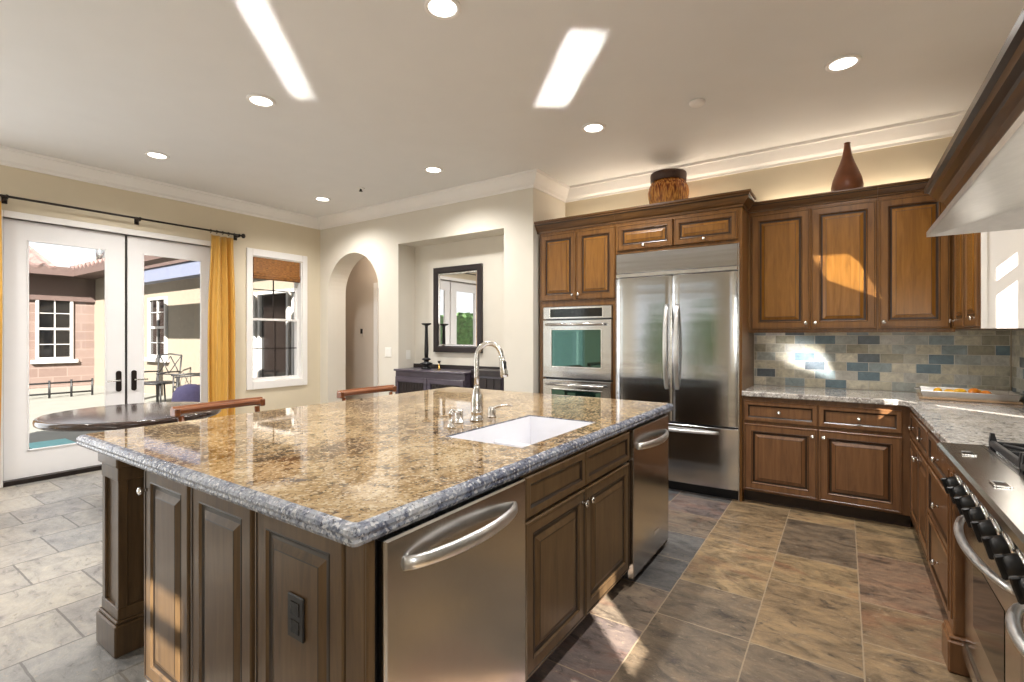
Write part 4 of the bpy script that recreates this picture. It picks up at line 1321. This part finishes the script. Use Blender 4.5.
# small items on the deck
def deck(name, label, cat, x, y, build):
    tt = thing(name, label, cat, (x, y, 0.914))
    build(tt, x, y)
def soap(tt, x, y):
    m = MB(); m.lathe([(0.022, 0.9142), (0.022, 0.924), (0.012, 0.93), (0.011, 0.975), (0.014, 0.98), (0.013, 0.995), (0.0, 0.998)], (x, y, 0), 18); m.build('pump_body', M['nickel'], tt)
    m = MB(); m.tube([(x - 0.012, y, 0.994), (x + 0.015, y + 0.004, 0.999), (x + 0.042, y + 0.010, 0.990)], [0.008, 0.007, 0.005], 8); m.build('spout', M['nickel'], tt)
def cap(tt, x, y):
    m = MB(); m.lathe([(0.024, 0.9142), (0.024, 0.918), (0.021, 0.919), (0.021, 0.975), (0.018, 0.981), (0.0, 0.982)], (x, y, 0), 18); m.build('cylinder_cap', M['nickel'], tt)
    m = MB(); m.lathe([(0.0205, 0.930), (0.0212, 0.932), (0.0205, 0.934)], (x, y, 0), 18); m.build('band', M['chrome'], tt)
def lever(tt, x, y):
    m = MB(); m.lathe([(0.024, 0.9142), (0.025, 0.919), (0.021, 0.922), (0.021, 0.962), (0.018, 0.97), (0.0, 0.972)], (x, y, 0), 18); m.build('valve_body', M['nickel'], tt)
    m = MB(); m.tube([(x, y, 0.962), (x + 0.05, y + 0.04, 0.978), (x + 0.095, y + 0.07, 0.974)], [0.008, 0.006, 0.005], 8)
    m.build('lever', M['nickel'], tt)
deck('soap_dispenser', 'small nickel soap dispenser left of the faucet on the island', 'soap dispenser', -1.585, 1.815, soap)
deck('air_gap', 'short nickel cylinder cap right beside the faucet base', 'air gap', -1.645, 1.945, cap)
deck('faucet_valve', 'nickel faucet lever valve behind the right of the faucet', 'faucet handle', -1.615, 2.19, lever)

# dishwasher and compactor
def appliance(name, label, cat, y0, y1, z0, hz, badge=False):
    t = thing(name, label, cat, (-1.27, (y0 + y1) / 2, 0))
    m = MB(); m.box(-1.58, IX1 - 0.002, y0 + 0.004, y1 - 0.004, z0, 0.862); m.build('tub', M['black'], t)
    m = MB(); m.box(-1.5, IX1 - 0.06, y0 + 0.01, y1 - 0.01, 0.0, z0); m.build('kick_plate', M['black'], t)
    m = MB(RIGHTF(IX1 - 0.001, y0 + 0.012, z0 + 0.002))
    wd, hh = y1 - y0 - 0.016, 0.852 - z0
    m.rects([(0, wd, 0, hh, 0), (0, wd, 0, hh, 0.026), (0.006, wd - 0.006, 0.006, hh - 0.006, 0.031)])
    d = m.build('door', M['steel_v'], t)
    m = MB(RIGHTF(IX1 - 0.001, y0 + 0.012, z0 + 0.002)); m.cbox(-0.0045, -0.0005, 0, hh, 0.0, 0.030, 0.001); m.build('edge_trim', M['steel_lt'], d)
    ins = 0.075 if wd > 0.6 else 0.06
    bow_bar('handle', (IX1 + 0.028, y0 + ins, hz), (IX1 + 0.028, y1 - ins, hz), (1, 0, 0), 0.055, 0.021, 0.012, M['handle'], d)
    if badge:
        m = MB(); m.cbox(IX1 + 0.029, IX1 + 0.032, y0 + 0.36, y0 + 0.44, 0.172, 0.196, 0.001); m.build('badge', M['steel_lt'], d)
    return t
appliance('dishwasher', 'stainless dishwasher at the near end of the island with bowed handle', 'dishwasher', *DW, 0.10, 0.775)
appliance('trash_compactor', 'stainless trash compactor at the far end of the island, facing the range', 'trash compactor', *TC, 0.05, 0.755, True)

# ------------------------------------------------------------------ STOOLS, TABLE
def make_stool():
    t = thing('bar_stool', 'wooden bar stool nearest the table, its rail above the island edge', 'stool', (0, 0, 0), 'wooden bar stools behind the island')
    # faces +X ; width along Y ; back at x = -0.2
    w2 = 0.235
    m = MB(); m.loft([rc(-0.2, 0.2, -w2, w2, 0.625), rc(-0.215, 0.215, -w2 - 0.015, w2 + 0.015, 0.64), rc(-0.215, 0.215, -w2 - 0.015, w2 + 0.015, 0.665), rc(-0.18, 0.18, -w2 + 0.02, w2 - 0.02, 0.685)], [0] * 3)
    m.build('seat', M['seat'], t)
    for sx_ in (-1, 1):
        for sy_ in (-1, 1):
            m = MB()
            if sx_ > 0:
                m.tube([(0.17, sy_ * 0.2, 0.63), (0.19, sy_ * 0.215, 0.0)], [0.02, 0.015], 10)
            else:
                m.tube([(-0.235, sy_ * 0.235, 0.925), (-0.20, sy_ * 0.225, 0.66), (-0.19, sy_ * 0.215, 0.5), (-0.225, sy_ * 0.22, 0.0)], [0.016, 0.02, 0.021, 0.016], 10)
            m.build('leg', M['stool'], t)
    m = MB()
    for zz, q in ((0.22, 0.208), (0.36, 0.2)):
        for sy_ in (-1, 1): m.tube([(-0.205, sy_ * q, zz), (0.185, sy_ * q, zz)], 0.011, 8)
    for xx in (-0.21, 0.186): m.tube([(xx, -0.21, 0.27), (xx, 0.21, 0.27)], 0.012, 8)
    m.build('stretcher', M['stool'], t)
    m = MB()
    # wide tilted top rail with moulded edges
    N_ = 16
    def arc(u): return -0.235 - 0.022 * (1 - (2 * u - 1) ** 2)
    loops = []
    for i in range(N_ + 1):
        u = i / N_
        xx, yy = arc(u), -0.275 + 0.55 * u
        sec = [(-0.030, 0.984), (-0.022, 0.996), (-0.006, 0.996), (0.002, 0.986), (0.014, 0.982), (0.024, 0.972), (0.026, 0.955), (0.016, 0.946), (-0.010, 0.952), (-0.026, 0.966)]
        loops.append([(xx + p[0], yy, p[1] - 0.012) for p in sec])
    m.loft(loops, [0] * N_, True, True, False)
    for sy_ in (-1, 1):
        m.cbox(-0.268, -0.205, sy_ * 0.262 - 0.016, sy_ * 0.262 + 0.016, 0.925, 0.975, 0.006)
    m.build('top_rail', M['stool'], t)
    m = MB()
    m.tube([(arc(i / N_) + 0.01, -0.235 + 0.47 * i / N_, 0.80) for i in range(N_ + 1)], 0.014, 8)
    m.build('back_rail', M['stool'], t)
    return t
s0 = make_stool()
s0.scale = (1, 1, 0.968)
s0.location = (-2.99, 1.54, 0); s0.rotation_euler = (0, 0, math.radians(4))
s1 = dup(s0, (-2.90, 2.60, 0), math.radians(1), 'wooden bar stool nearest the mirror niche, its rail above the island edge')

TX, TY, TRR = -4.80, 1.60, 0.605
t = thing('dining_table', 'round dark walnut table behind the island by the french doors', 'table', (TX, TY, 0))
m = MB(); m.lathe([(TRR - 0.10, 0.690), (TRR - 0.02, 0.694), (TRR - 0.004, 0.704), (TRR, 0.720), (TRR - 0.003, 0.740), (TRR - 0.012, 0.748), (TRR - 0.03, 0.750), (0.0, 0.750)], (TX, TY, 0), 64)
m.build('table_top', M['table'], t)
m = MB(); m.lathe([(0.20, 0.0), (0.20, 0.03), (0.17, 0.05), (0.10, 0.09), (0.075, 0.14), (0.06, 0.25), (0.085, 0.36), (0.10, 0.42), (0.07, 0.52), (0.065, 0.62), (0.12, 0.68), (0.22, 0.685), (0.22, 0.6899)], (TX, TY, 0), 28)
m.build('pedestal', M['table'], t)

# ------------------------------------------------------------------ NICHE: buffet, mirror, candlestick
t = thing('buffet', 'dark espresso buffet with slatted doors standing in the niche', 'buffet', (-3.85, 4.4, 0))
BX0, BX1, BXM = -4.63, -3.06, -3.50
BFY, BFZ = 4.22, 0.958
m = MB(); m.box(BX0 + 0.02, BXM, BFY + 0.02, 4.61, 0.08, BFZ - 0.024); m.box(BXM + 0.002, BX1, 4.34, 4.61, 0.08, 0.92)
m.box(BX0 + 0.04, BX1 - 0.04, 4.36, 4.60, 0, 0.08)
m.build('body', M['buffet'], t)
m = MB(); m.cbox(BX0, BXM + 0.015, BFY, 4.612, BFZ - 0.024, BFZ, 0.005); m.build('top', M['buffet'], t)
m = MB(); m.box(NX0 + 0.005, BX1, 4.590, 4.612, BFZ + 0.0005, BFZ + 0.05); m.build('back_strip', M['buffet_dark'], t)
for k, (x0, x1) in enumerate(((BX0 + 0.03, -4.07), (-4.06, BXM - 0.01))):
    m = MB(FRONT(x0, BFY + 0.02, 0.10))
    wd, hh = x1 - x0, 0.765
    for q in ((0, 0.05, 0, hh), (wd - 0.05, wd, 0, hh), (0.05, wd - 0.05, 0, 0.06), (0.05, wd - 0.05, hh - 0.06, hh)):
        m.cbox(q[0], q[1], q[2], q[3], 0, 0.018, 0.002)
    d = m.build('door', M['buffet'], t)
    m = MB(FRONT(x0, BFY + 0.02, 0.10)); m.box(0.05, wd - 0.05, 0.06, hh - 0.06, 0, 0.004)
    n_ = 9
    for i in range(n_):
        u = 0.06 + (wd - 0.12) * (i + 0.5) / n_
        m.cbox(u - 0.011, u + 0.011, 0.06, hh - 0.06, 0.004, 0.010, 0.002)
    m.build('slat_panel', M['buffet_dark'], d)
    m = MB(FRONT(x0, BFY + 0.02, 0.10)); ku = wd - 0.025 if k == 0 else 0.025
    m.tube([(ku, 0.47, 0.035), (ku, 0.57, 0.035)], 0.005, 8, up=(1, 0, 0)); m.tube([(ku, 0.48, 0.016), (ku, 0.48, 0.036)], 0.004, 6); m.tube([(ku, 0.56, 0.016), (ku, 0.56, 0.036)], 0.004, 6)
    m.build('handle', M['nickel'], d)
m = MB(FRONT(BXM + 0.02, 4.34, 0.10))
wd, hh = BX1 - BXM - 0.03, 0.80
m.box(0, wd, 0, hh, 0, 0.006)
for i in range(5): m.cbox(i * wd / 4 - 0.008 if i else 0, i * wd / 4 + 0.008 if i < 4 else wd, 0, hh, 0.006, 0.014, 0.002)
for i in range(6): m.cbox(0, wd, max(0, i * hh / 5 - 0.008), min(hh, i * hh / 5 + 0.008), 0.006, 0.0135, 0.002)
m.build('wine_rack', M['buffet_dark'], t)
m = MB(); m.cbox(BXM + 0.017, BX1, 4.32, 4.589, 0.921, 0.985, 0.004); m.build('rack_top', M['buffet_dark'], t)

# mirror
MX0, MX1, MZ0, MZ1 = -4.305, -3.535, 1.165, 2.225
t = thing('wall_mirror', 'rectangular wall mirror in a wide dark frame inside the niche', 'mirror', (-3.92, 4.61, MZ0))
m = MB(FRONT(MX0, NYB - 0.001, MZ0))
W_, H_ = MX1 - MX0, MZ1 - MZ0
def rr(i, z): return (i, W_ - i, i, H_ - i, z)
m.rects([rr(0, 0), rr(0, 0.03), rr(0.008, 0.036), rr(0.060, 0.036), rr(0.068, 0.028), rr(0.074, 0.012)], None, True, False)
m.build('frame', M['buffet_dark'], t)
m = MB(FRONT(MX0, NYB - 0.001, MZ0)); m.rects([rr(0.0725, 0.014), rr(0.078, 0.018), rr(0.092, 0.016), rr(0.096, 0.008)], None, False, False)
m.build('inner_frame', M['steel_lt'], t)
m = MB(FRONT(MX0, NYB - 0.001, MZ0)); m.rects([rr(0.07, 0.003), rr(0.07, 0.006), rr(0.098, 0.0085)], None)
m.build('mirror_glass', M['mirror'], t)
# candlestick
cx_, cy_ = -4.29, 4.45
t = thing('candlestick', 'tall black turned candlestick on the buffet before the mirror', 'candlestick', (cx_, cy_, BFZ))
m = MB(); z = BFZ + 0.0005
m.lathe([(0.062, z), (0.066, z + 0.012), (0.030, z + 0.03), (0.026, z + 0.045), (0.075, z + 0.06), (0.080, z + 0.07), (0.032, z + 0.085), (0.028, z + 0.10), (0.055, z + 0.115), (0.058, z + 0.122), (0.024, z + 0.14)], (cx_, cy_, 0), 24); m.build('base', M['black'], t)
m = MB(); m.lathe([(0.024, z + 0.14), (0.026, z + 0.22), (0.020, z + 0.42), (0.018, z + 0.52), (0.024, z + 0.535)], (cx_, cy_, 0), 20); m.build('stem', M['black'], t)
m = MB(); m.lathe([(0.018, z + 0.535), (0.055, z + 0.55), (0.062, z + 0.562), (0.058, z + 0.566), (0.0, z + 0.566)], (cx_, cy_, 0), 24); m.build('drip_pan', M['black'], t)
M['brass'] = plain('brass', rgb(176, 140, 72), 0.3, 0.8, var=0.05)
t = thing('brass_ornament', 'small brass stand on the buffet top below the mirror', 'ornament', (-4.05, 4.42, BFZ))
m = MB(); m.lathe([(0.022, z), (0.020, z + 0.01), (0.007, z + 0.02), (0.006, z + 0.075)], (-4.05, 4.42, 0), 14); m.build('foot', M['brass'], t)
m = MB(); m.lathe([(0.006, z + 0.075), (0.016, z + 0.09), (0.020, z + 0.105), (0.0, z + 0.106)], (-4.05, 4.42, 0), 14); m.build('cup', M['bronze'], t)

# wall plates
def plate(name, label, cat, mtx, w_, h_, rockers, slots=0):
    t = thing(name, label, cat, tuple(mtx.translation))
    m = MB(mtx); m.cbox(0, w_, 0, h_, 0, 0.006, 0.002); m.build('cover_plate', M['plate'], t)
    for k in range(rockers):
        u = w_ * (k + 0.5) / rockers
        m = MB(mtx); m.cbox(u - 0.016, u + 0.016, h_ * 0.22, h_ * 0.78, 0.006, 0.009, 0.001); m.build('rocker', M['plate'], t)
plate('light_switch', 'white double light switch plate on the wall between arch and niche', 'light switch', FRONT(-4.90, YA - 0.0005, 1.10), 0.118, 0.12, 2)
plate('wall_outlet', 'white outlet plate on the left side of the niche', 'outlet', frame((NX0 + 0.0005, 4.46, 1.065), (0, 1, 0), (0, 0, 1), (1, 0, 0)), 0.075, 0.12, 1)
t = thing('thermostat', 'small dark wall thermostat with pale base seen through the arch', 'thermostat', (-6.30, 5.10, 1.38))
m = MB(FRONT(-6.345, 5.0995, 1.36)); m.cbox(0, 0.085, 0, 0.13, 0, 0.012, 0.003); m.build('base', M['hall'], t)
m = MB(FRONT(-6.345, 5.0995, 1.36)); m.cbox(0.018, 0.067, 0.045, 0.12, 0.012, 0.024, 0.004); m.build('dial', M['black'], t)

# ------------------------------------------------------------------ things on cabinets and worktop
vz = UZT + 0.011
t = thing('vase', 'brown teardrop vase with narrow neck on top of the wall cabinets', 'vase', (0.028, 4.83, UZ1 + 0.02))
z = UZ1 + 0.0205
m = MB(); m.lathe([(0.0, z), (0.055, z), (0.085, z + 0.03), (0.108, z + 0.09), (0.112, z + 0.13), (0.100, z + 0.19), (0.075, z + 0.26), (0.052, z + 0.32), (0.034, z + 0.38), (0.024, z + 0.44), (0.021, z + 0.475)], (0.028, 4.83, 0), 36)
m.build('body', M['terracotta'], t)
m = MB(); m.lathe([(0.021, z + 0.475), (0.024, z + 0.482), (0.019, z + 0.486), (0.015, z + 0.478), (0.014, z + 0.46), (0.0, z + 0.46)], (0.028, 4.83, 0), 24); m.build('lip', M['terracotta'], t)
jx, jy = -1.39, 4.74
t = thing('beaded_jar', 'amber beaded jar with dark rim on top of the fridge cabinet', 'jar', (jx, jy, TZ + 0.02))
z = TZ + 0.0205
m = MB(); m.lathe([(0.0, z), (0.12, z), (0.145, z + 0.05), (0.170, z + 0.15), (0.186, z + 0.24), (0.190, z + 0.29), (0.182, z + 0.335), (0.164, z + 0.37), (0.157, z + 0.385)], (jx, jy, 0), 40); m.build('body', M['beads'], t)
m = MB(); m.lathe([(0.157, z + 0.385), (0.165, z + 0.39), (0.167, z + 0.455), (0.163, z + 0.47), (0.154, z + 0.465), (0.151, z + 0.40), (0.0, z + 0.395)], (jx, jy, 0), 40); m.build('rim', M['seat'], t)

# board, pan, yellow fruit in the corner of the worktop
mt = Matrix.Translation((0.70, 4.66, 0.9155)) @ Matrix.Rotation(math.radians(-4), 4, 'Z')
m = MB(mt); m.cbox(-0.24, 0.28, -0.17, 0.22, 0, 0.016, 0.005)
tag(m.build('cutting_board', M['board'], at=(0.70, 4.66, 0.9155)), 'thin pale wooden board under the pan in the worktop corner', 'board')
t = thing('baking_pan', 'shallow rectangular metal pan on the board in the worktop corner', 'pan', (0.70, 4.66, 0.932))
m = MB(mt)
z = 0.0165
A = (-0.23, 0.27, -0.16, 0.21)
def gr(k, zz): return rc(A[0] + k, A[1] - k, A[2] + k, A[3] - k, zz)
m.loft([gr(0.012, z), gr(0.0, z + 0.042), gr(0.003, z + 0.046), gr(0.006, z + 0.042), gr(0.016, z + 0.005)], [0] * 4)
m.build('tray', M['pan'], t)
m = MB(mt)
for sx_ in (-1, 1):
    xx = A[0] if sx_ < 0 else A[1]
    m.tube([(xx, -0.03, z + 0.042), (xx + sx_ * 0.03, -0.02, z + 0.044), (xx + sx_ * 0.03, 0.07, z + 0.044), (xx, 0.08, z + 0.042)], 0.004, 8)
m.build('handle', M['pan'], t)
fr_labels = ['yellow fruit at the left end of the baking pan', 'small yellow fruit second from the left in the pan', 'yellow fruit in the middle of the baking pan', 'orange fruit standing highest in the pan', 'orange fruit at the right of the pile in the pan', 'yellow fruit lying behind the orange one in the pan']
for i, (u, v_, r_, mm) in enumerate(((-0.13, 0.02, 0.030, 'lemon'), (-0.07, -0.03, 0.028, 'lemon'), (-0.01, 0.03, 0.030, 'lemon'), (0.06, 0.0, 0.036, 'orange'), (0.12, -0.02, 0.029, 'orange'), (0.075, 0.075, 0.029, 'lemon'))):
    cc = mt @ Vector((u, v_, z + 0.0055 + r_ * 0.86))
    m = MB(Matrix.Translation(cc) @ Matrix.Rotation(0.9 * i, 4, 'Z'))
    m.lathe([(0.0, -r_ * 1.35), (r_ * 0.22, -r_ * 1.25), (r_ * 0.6, -r_ * 0.95), (r_ * 0.8, -r_ * 0.5), (r_ * 0.84, 0), (r_ * 0.8, r_ * 0.5), (r_ * 0.6, r_ * 0.95), (r_ * 0.22, r_ * 1.25), (0.0, r_ * 1.35)], n=16, axis='y')
    tag(m.build('yellow_fruit', M[mm], at=tuple(cc)), fr_labels[i], 'fruit', 'fruit in the baking pan')

# ------------------------------------------------------------------ OUTSIDE
m = MB(); m.box(-40, XL - 0.2, -30, 40, -0.2, -0.04)
m.box(XL - 0.2, 30, -40, YR - 0.2, -0.2, -0.04); m.box(XR + 0.2, 30, YR - 0.2, 40, -0.2, -0.04)
struct(m.build('ground', M['patio']))
# wing across the court
HXW, HYW = -18.0, 5.0
t = thing('neighbouring_house', 'house wing of pink stone and cream stucco across the patio with clay tile roof', 'house', (-17, 5, 0))
m = MB(); m.box(HXW - 0.3, HXW, -8, HYW + 0.3, -0.04, 3.3)
m.build('stone_wall', M['stone_wall'], t)
m = MB(); m.box(HXW + 0.001, -7.2, HYW, HYW + 0.3, -0.04, 3.3)
m.build('stucco_wall', M['ext_cream'], t)
m = MB()
m.box(HXW, HXW + 0.55, -8, HYW, 3.02, 3.14); m.box(HXW + 0.55, HXW + 0.63, -8, HYW - 0.5, 3.0, 3.22)
m.box(HXW + 0.01, HXW + 0.08, -8, HYW, 2.35, 3.02); m.box(HXW + 0.55, -7.2, HYW - 0.55, HYW, 3.02, 3.14); m.box(HXW + 0.6, -7.2, HYW - 0.63, HYW - 0.55, 3.0, 3.22)
m.build('eave', M['ext_brown'], t)
def tile_roof(x_e, z_e, x_r, z_r, y0, y1, per=0.30, along='y'):
    """corrugated slope from eave to ridge"""
    n = int((y1 - y0) / per * 6)
    vs, fs = [], []
    S = 10
    for j in range(S + 1):
        v = j / S
        for i in range(n + 1):
            q = y0 + (y1 - y0) * i / n
            h = 0.05 * math.sin(2 * math.pi * (q - y0) / per) - 0.03 * ((v * 10) % 1)
            a = x_e + (x_r - x_e) * v
            z = z_e + (z_r - z_e) * v + h
            vs.append((a, q, z) if along == 'y' else (q, a, z))
    for j in range(S):
        for i in range(n):
            k = j * (n + 1) + i
            fs.append((k, k + 1, k + n + 2, k + n + 1))
    m = MB(); m.add(vs, fs)
    o = m.build('roof', M['roof'], t)
    s = o.modifiers.new('thick', 'SOLIDIFY'); s.thickness = 0.05
tile_roof(HXW + 0.65, 3.24, HXW - 2.2, 4.15, -8, 4.0)
tile_roof(HYW - 0.65, 3.24, HYW + 2.6, 4.35, HXW + 0.4, -7.2, along='x')
m = MB(); m.tube([(HXW - 0.2, 5.2, 3.3), (HXW - 0.2, 5.2, 4.35)], 0.12, 12); m.build('flue', M['steel_v'], t)
def ext_window(mtx, w_, h_, cols, rows):
    m = MB(mtx)
    k = 0.07
    for q in ((0, k, 0, h_), (w_ - k, w_, 0, h_), (k, w_ - k, 0, k), (k, w_ - k, h_ - k, h_)):
        m.cbox(q[0], q[1], q[2], q[3], 0, 0.06, 0.008)
    m.cbox(-0.1, w_ + 0.1, -0.10, 0.0, 0, 0.10, 0.01)
    f = m.build('window', M['ext_white'], t)
    m = MB(mtx)
    for c in range(1, cols): m.box(w_ * c / cols - 0.012, w_ * c / cols + 0.012, k, h_ - k, 0.0, 0.04)
    for r in range(1, rows): m.box(k, w_ - k, h_ * r / rows - (0.03 if r * 2 == rows else 0.010), h_ * r / rows + (0.03 if r * 2 == rows else 0.010), 0.0, 0.042)
    m.build('muntin', M['ext_white'], f)
    m = MB(mtx); m.box(k, w_ - k, k, h_ - k, 0.0, 0.012); m.build('pane', M['black_gloss'], f)
ext_window(RIGHTF(HXW + 0.001, 3.74, 0.72), 0.78, 1.70, 2, 4)
ext_window(FRONT(-14.1, HYW - 0.001, 0.85), 1.0, 1.45, 2, 4)
# glazed patio doors seen through the sash window
for x0 in (-10.2, -9.1, -8.0):
    ext_window(FRONT(x0, HYW - 0.001, 0.05), 1.0, 2.15, 1, 1)
# patio cover
t = thing('patio_cover', 'pale painted patio cover with beam and posts outside the french doors', 'patio cover', (-10, 4.2, 0))
m = MB(); m.box(-12.6, -7.3, 3.85, 4.05, 2.40, 2.64); m.build('beam', M['ext_blue'], t)
m = MB(); m.box(-12.6, -7.3, 3.82, 4.35, 2.645, 2.70); m.build('roof_slab', M['ext_brown'], t)
for xx in (-12.45, -7.6):
    m = MB(); m.cbox(xx - 0.07, xx + 0.07, 3.88, 4.02, -0.04, 2.40, 0.01); m.build('post', M['ext_white'], t)
# patio chairs + table
def rod(m, pts, r=0.013): m.tube(pts, r, 6)
def make_chair():
    t = thing('patio_chair', 'wrought iron patio chair nearest the glass door, with its back to the wall', 'chair', (0, 0, 0), 'wrought iron patio chairs')
    for sx_ in (-1, 1):
        for sy_ in (-1, 1):
            m = MB()
            if sy_ > 0: rod(m, [(sx_ * 0.27, 0.25, 0), (sx_ * 0.27, 0.24, 0.45), (sx_ * 0.27, 0.31, 1.0)], 0.015)
            else: rod(m, [(sx_ * 0.27, -0.27, 0), (sx_ * 0.27, -0.26, 0.66)], 0.015)
            m.build('leg', M['iron'], t)
    m = MB(); m.cbox(-0.27, 0.27, -0.27, 0.25, 0.42, 0.45, 0.008); m.build('seat', M['iron'], t)
    for sx_ in (-1, 1):
        m = MB(); rod(m, [(sx_ * 0.27, -0.30, 0.65), (sx_ * 0.27, 0.0, 0.67), (sx_ * 0.27, 0.27, 0.66)], 0.016); m.build('armrest', M['iron'], t)
    m = MB(); rod(m, [(-0.27, 0.31, 1.0), (0, 0.32, 1.03), (0.27, 0.31, 1.0)], 0.015)
    rod(m, [(-0.27, 0.265, 0.6), (0.27, 0.265, 0.6)])
    for k in range(2):
        rod(m, [(-0.25 + 0.25 * k, 0.27, 0.62), (0.0 + 0.25 * k, 0.31, 0.98)], 0.010); rod(m, [(0.0 + 0.25 * k, 0.27, 0.62), (-0.25 + 0.25 * k, 0.31, 0.98)], 0.010)
    m.build('back', M['iron'], t)
    return t
c0 = make_chair()
c0.location = (-10.35, 4.35, -0.04); c0.rotation_euler = (0, 0, math.radians(-15))
dup(c0, (-11.75, 4.3, -0.04), math.radians(25), 'wrought iron patio chair farther from the house, beside the patio table')
t = thing('patio_table', 'low wrought iron mesh table among the patio chairs', 'table', (-11.05, 4.0, -0.04))
m = MB(); m.lathe([(0.27, 0.50), (0.29, 0.505), (0.29, 0.52), (0.0, 0.525)], (-11.05, 4.0, -0.04), 28); m.build('top', M['iron'], t)
for k in range(3):
    a = k * 2.094
    m = MB(); rod(m, [(-11.05 + 0.22 * math.cos(a), 4.0 + 0.22 * math.sin(a), 0.46), (-11.05 + 0.26 * math.cos(a), 4.0 + 0.26 * math.sin(a), -0.04)], 0.015); m.build('leg', M['iron'], t)
t = thing('covered_grill', 'round lavender patio cover beside the iron chairs', 'covered grill', (-8.9, 3.72, -0.04))
m = MB(); m.lathe([(0.22, -0.04), (0.24, 0.1), (0.26, 0.3), (0.24, 0.44), (0.18, 0.53), (0.08, 0.57), (0.0, 0.58)], (-8.9, 3.72, 0), 28); m.build('cover', M['purple'], t)
# iron edging rail far out on the patio
t = thing('iron_edging', 'low black iron edging rail far out on the patio', 'edging', (-15, 3.3, -0.04))
m = MB()
rod(m, [(-14.9, 1.8, 0.30), (-14.9, 4.1, 0.30)], 0.02); rod(m, [(-14.9, 1.8, 0.06), (-14.9, 4.1, 0.06)], 0.02)
m.build('rail', M['iron'], t)
for k in range(7):
    yy = 1.8 + k * 0.383
    m = MB(); rod(m, [(-14.9, yy, -0.04), (-14.9, yy, 0.36)], 0.022); m.build('picket', M['iron'], t)
m = MB(); m.cbox(-8.75, -8.25, 1.70, 2.12, -0.04, -0.022, 0.004)
tag(m.build('door_mat', M['mat'], at=(-8.5, 1.9, -0.04)), 'pale teal mat on the patio outside the left french door', 'mat')
# unseen porch added behind the room to block sun at the rear windows
t = thing('sun_block_roof', 'added roof slab that blocks the sun at the rear windows', 'sun blocker', (-4, -4, 2.6))
m = MB(); m.box(-7.5, -0.58, -6.0, YR - 0.11, 2.62, 2.75); m.build('roof_slab', M['ext_white'], t)
for xx in (-7.3, -4.2, -1.1):
    m = MB(); m.cbox(xx - 0.07, xx + 0.07, -5.9, -5.76, -0.04, 2.62, 0.01); m.build('post', M['ext_white'], t)
random.seed(3)
for k, (hx, hy, sx_, sy_) in enumerate(((-4.0, -10, 2.6, 1.0), (-9.5, -9, 2.4, 1.0), (-15.0, -8.5, 2.4, 1.0))):
    m = MB()
    nu, nv = 40, 14
    loops = []
    for j in range(nv + 1):
        a = math.pi / 2 * j / nv
        l = []
        for i in range(nu):
            b_ = 2 * math.pi * i / nu
            rr_ = 1 + random.uniform(-0.07, 0.07)
            l.append((hx + sx_ * math.cos(a) ** 0.4 * math.cos(b_) * rr_, hy + sy_ * math.cos(a) ** 0.4 * math.sin(b_) * rr_, -0.04 + 2.4 * math.sin(a) * rr_))
        loops.append(l)
    m.loft(loops, [0] * nv)
    tag(m.build('hedge', M['green'], at=(hx, hy, -0.04)), 'clipped green hedge behind the house', 'hedge', 'garden hedges')


# ------------------------------------------------------------------ narrow-beam lamps added in place of sun reflected off worktops
UP = Vector((-1.0, 1.0, 0.95)).normalized()
def glint_lamp(name, loc, along, w_, h_, power, direction=UP, spread=2.0):
    d = bpy.data.lights.new(name, 'AREA')
    d.shape = 'RECTANGLE'
    d.size, d.size_y = w_, h_
    d.energy = power
    d.color = (1.0, 0.97, 0.92)
    d.spread = math.radians(spread)
    o = bpy.data.objects.new(name, d)
    z = -direction.normalized()
    x = (Vector(along) - z * Vector(along).dot(z)).normalized()
    y = z.cross(x)
    m4 = Matrix.Identity(4)
    for i, a in enumerate((x, y, z)):
        for j in range(3): m4[j][i] = a[j]
    m4.translation = Vector(loc)
    o.matrix_world = m4
    COL.objects.link(o)
glint_lamp('glint_lamp_near', (0.76, 0.58, 0.93), (0.63, -0.67, 0), 0.50, 0.23, 0.85, spread=1.0)  # no worktop is modelled beneath this lamp
glint_lamp('glint_lamp_rear', (-0.42, -0.73, 0.93), (0.63, -0.67, 0), 0.85, 0.16, 0.85, spread=1.0)  # hangs where an unbuilt rear worktop would reflect the sun
glint_lamp('glint_lamp_corner', (0.93, 3.80, 0.94), (1, 0, 0), 0.22, 0.34, 1.1, spread=1.0)
glint_lamp('glint_lamp_splash', (-0.06, 4.83, 0.935), (1, 0, 0), 0.22, 0.16, 0.8, spread=30)
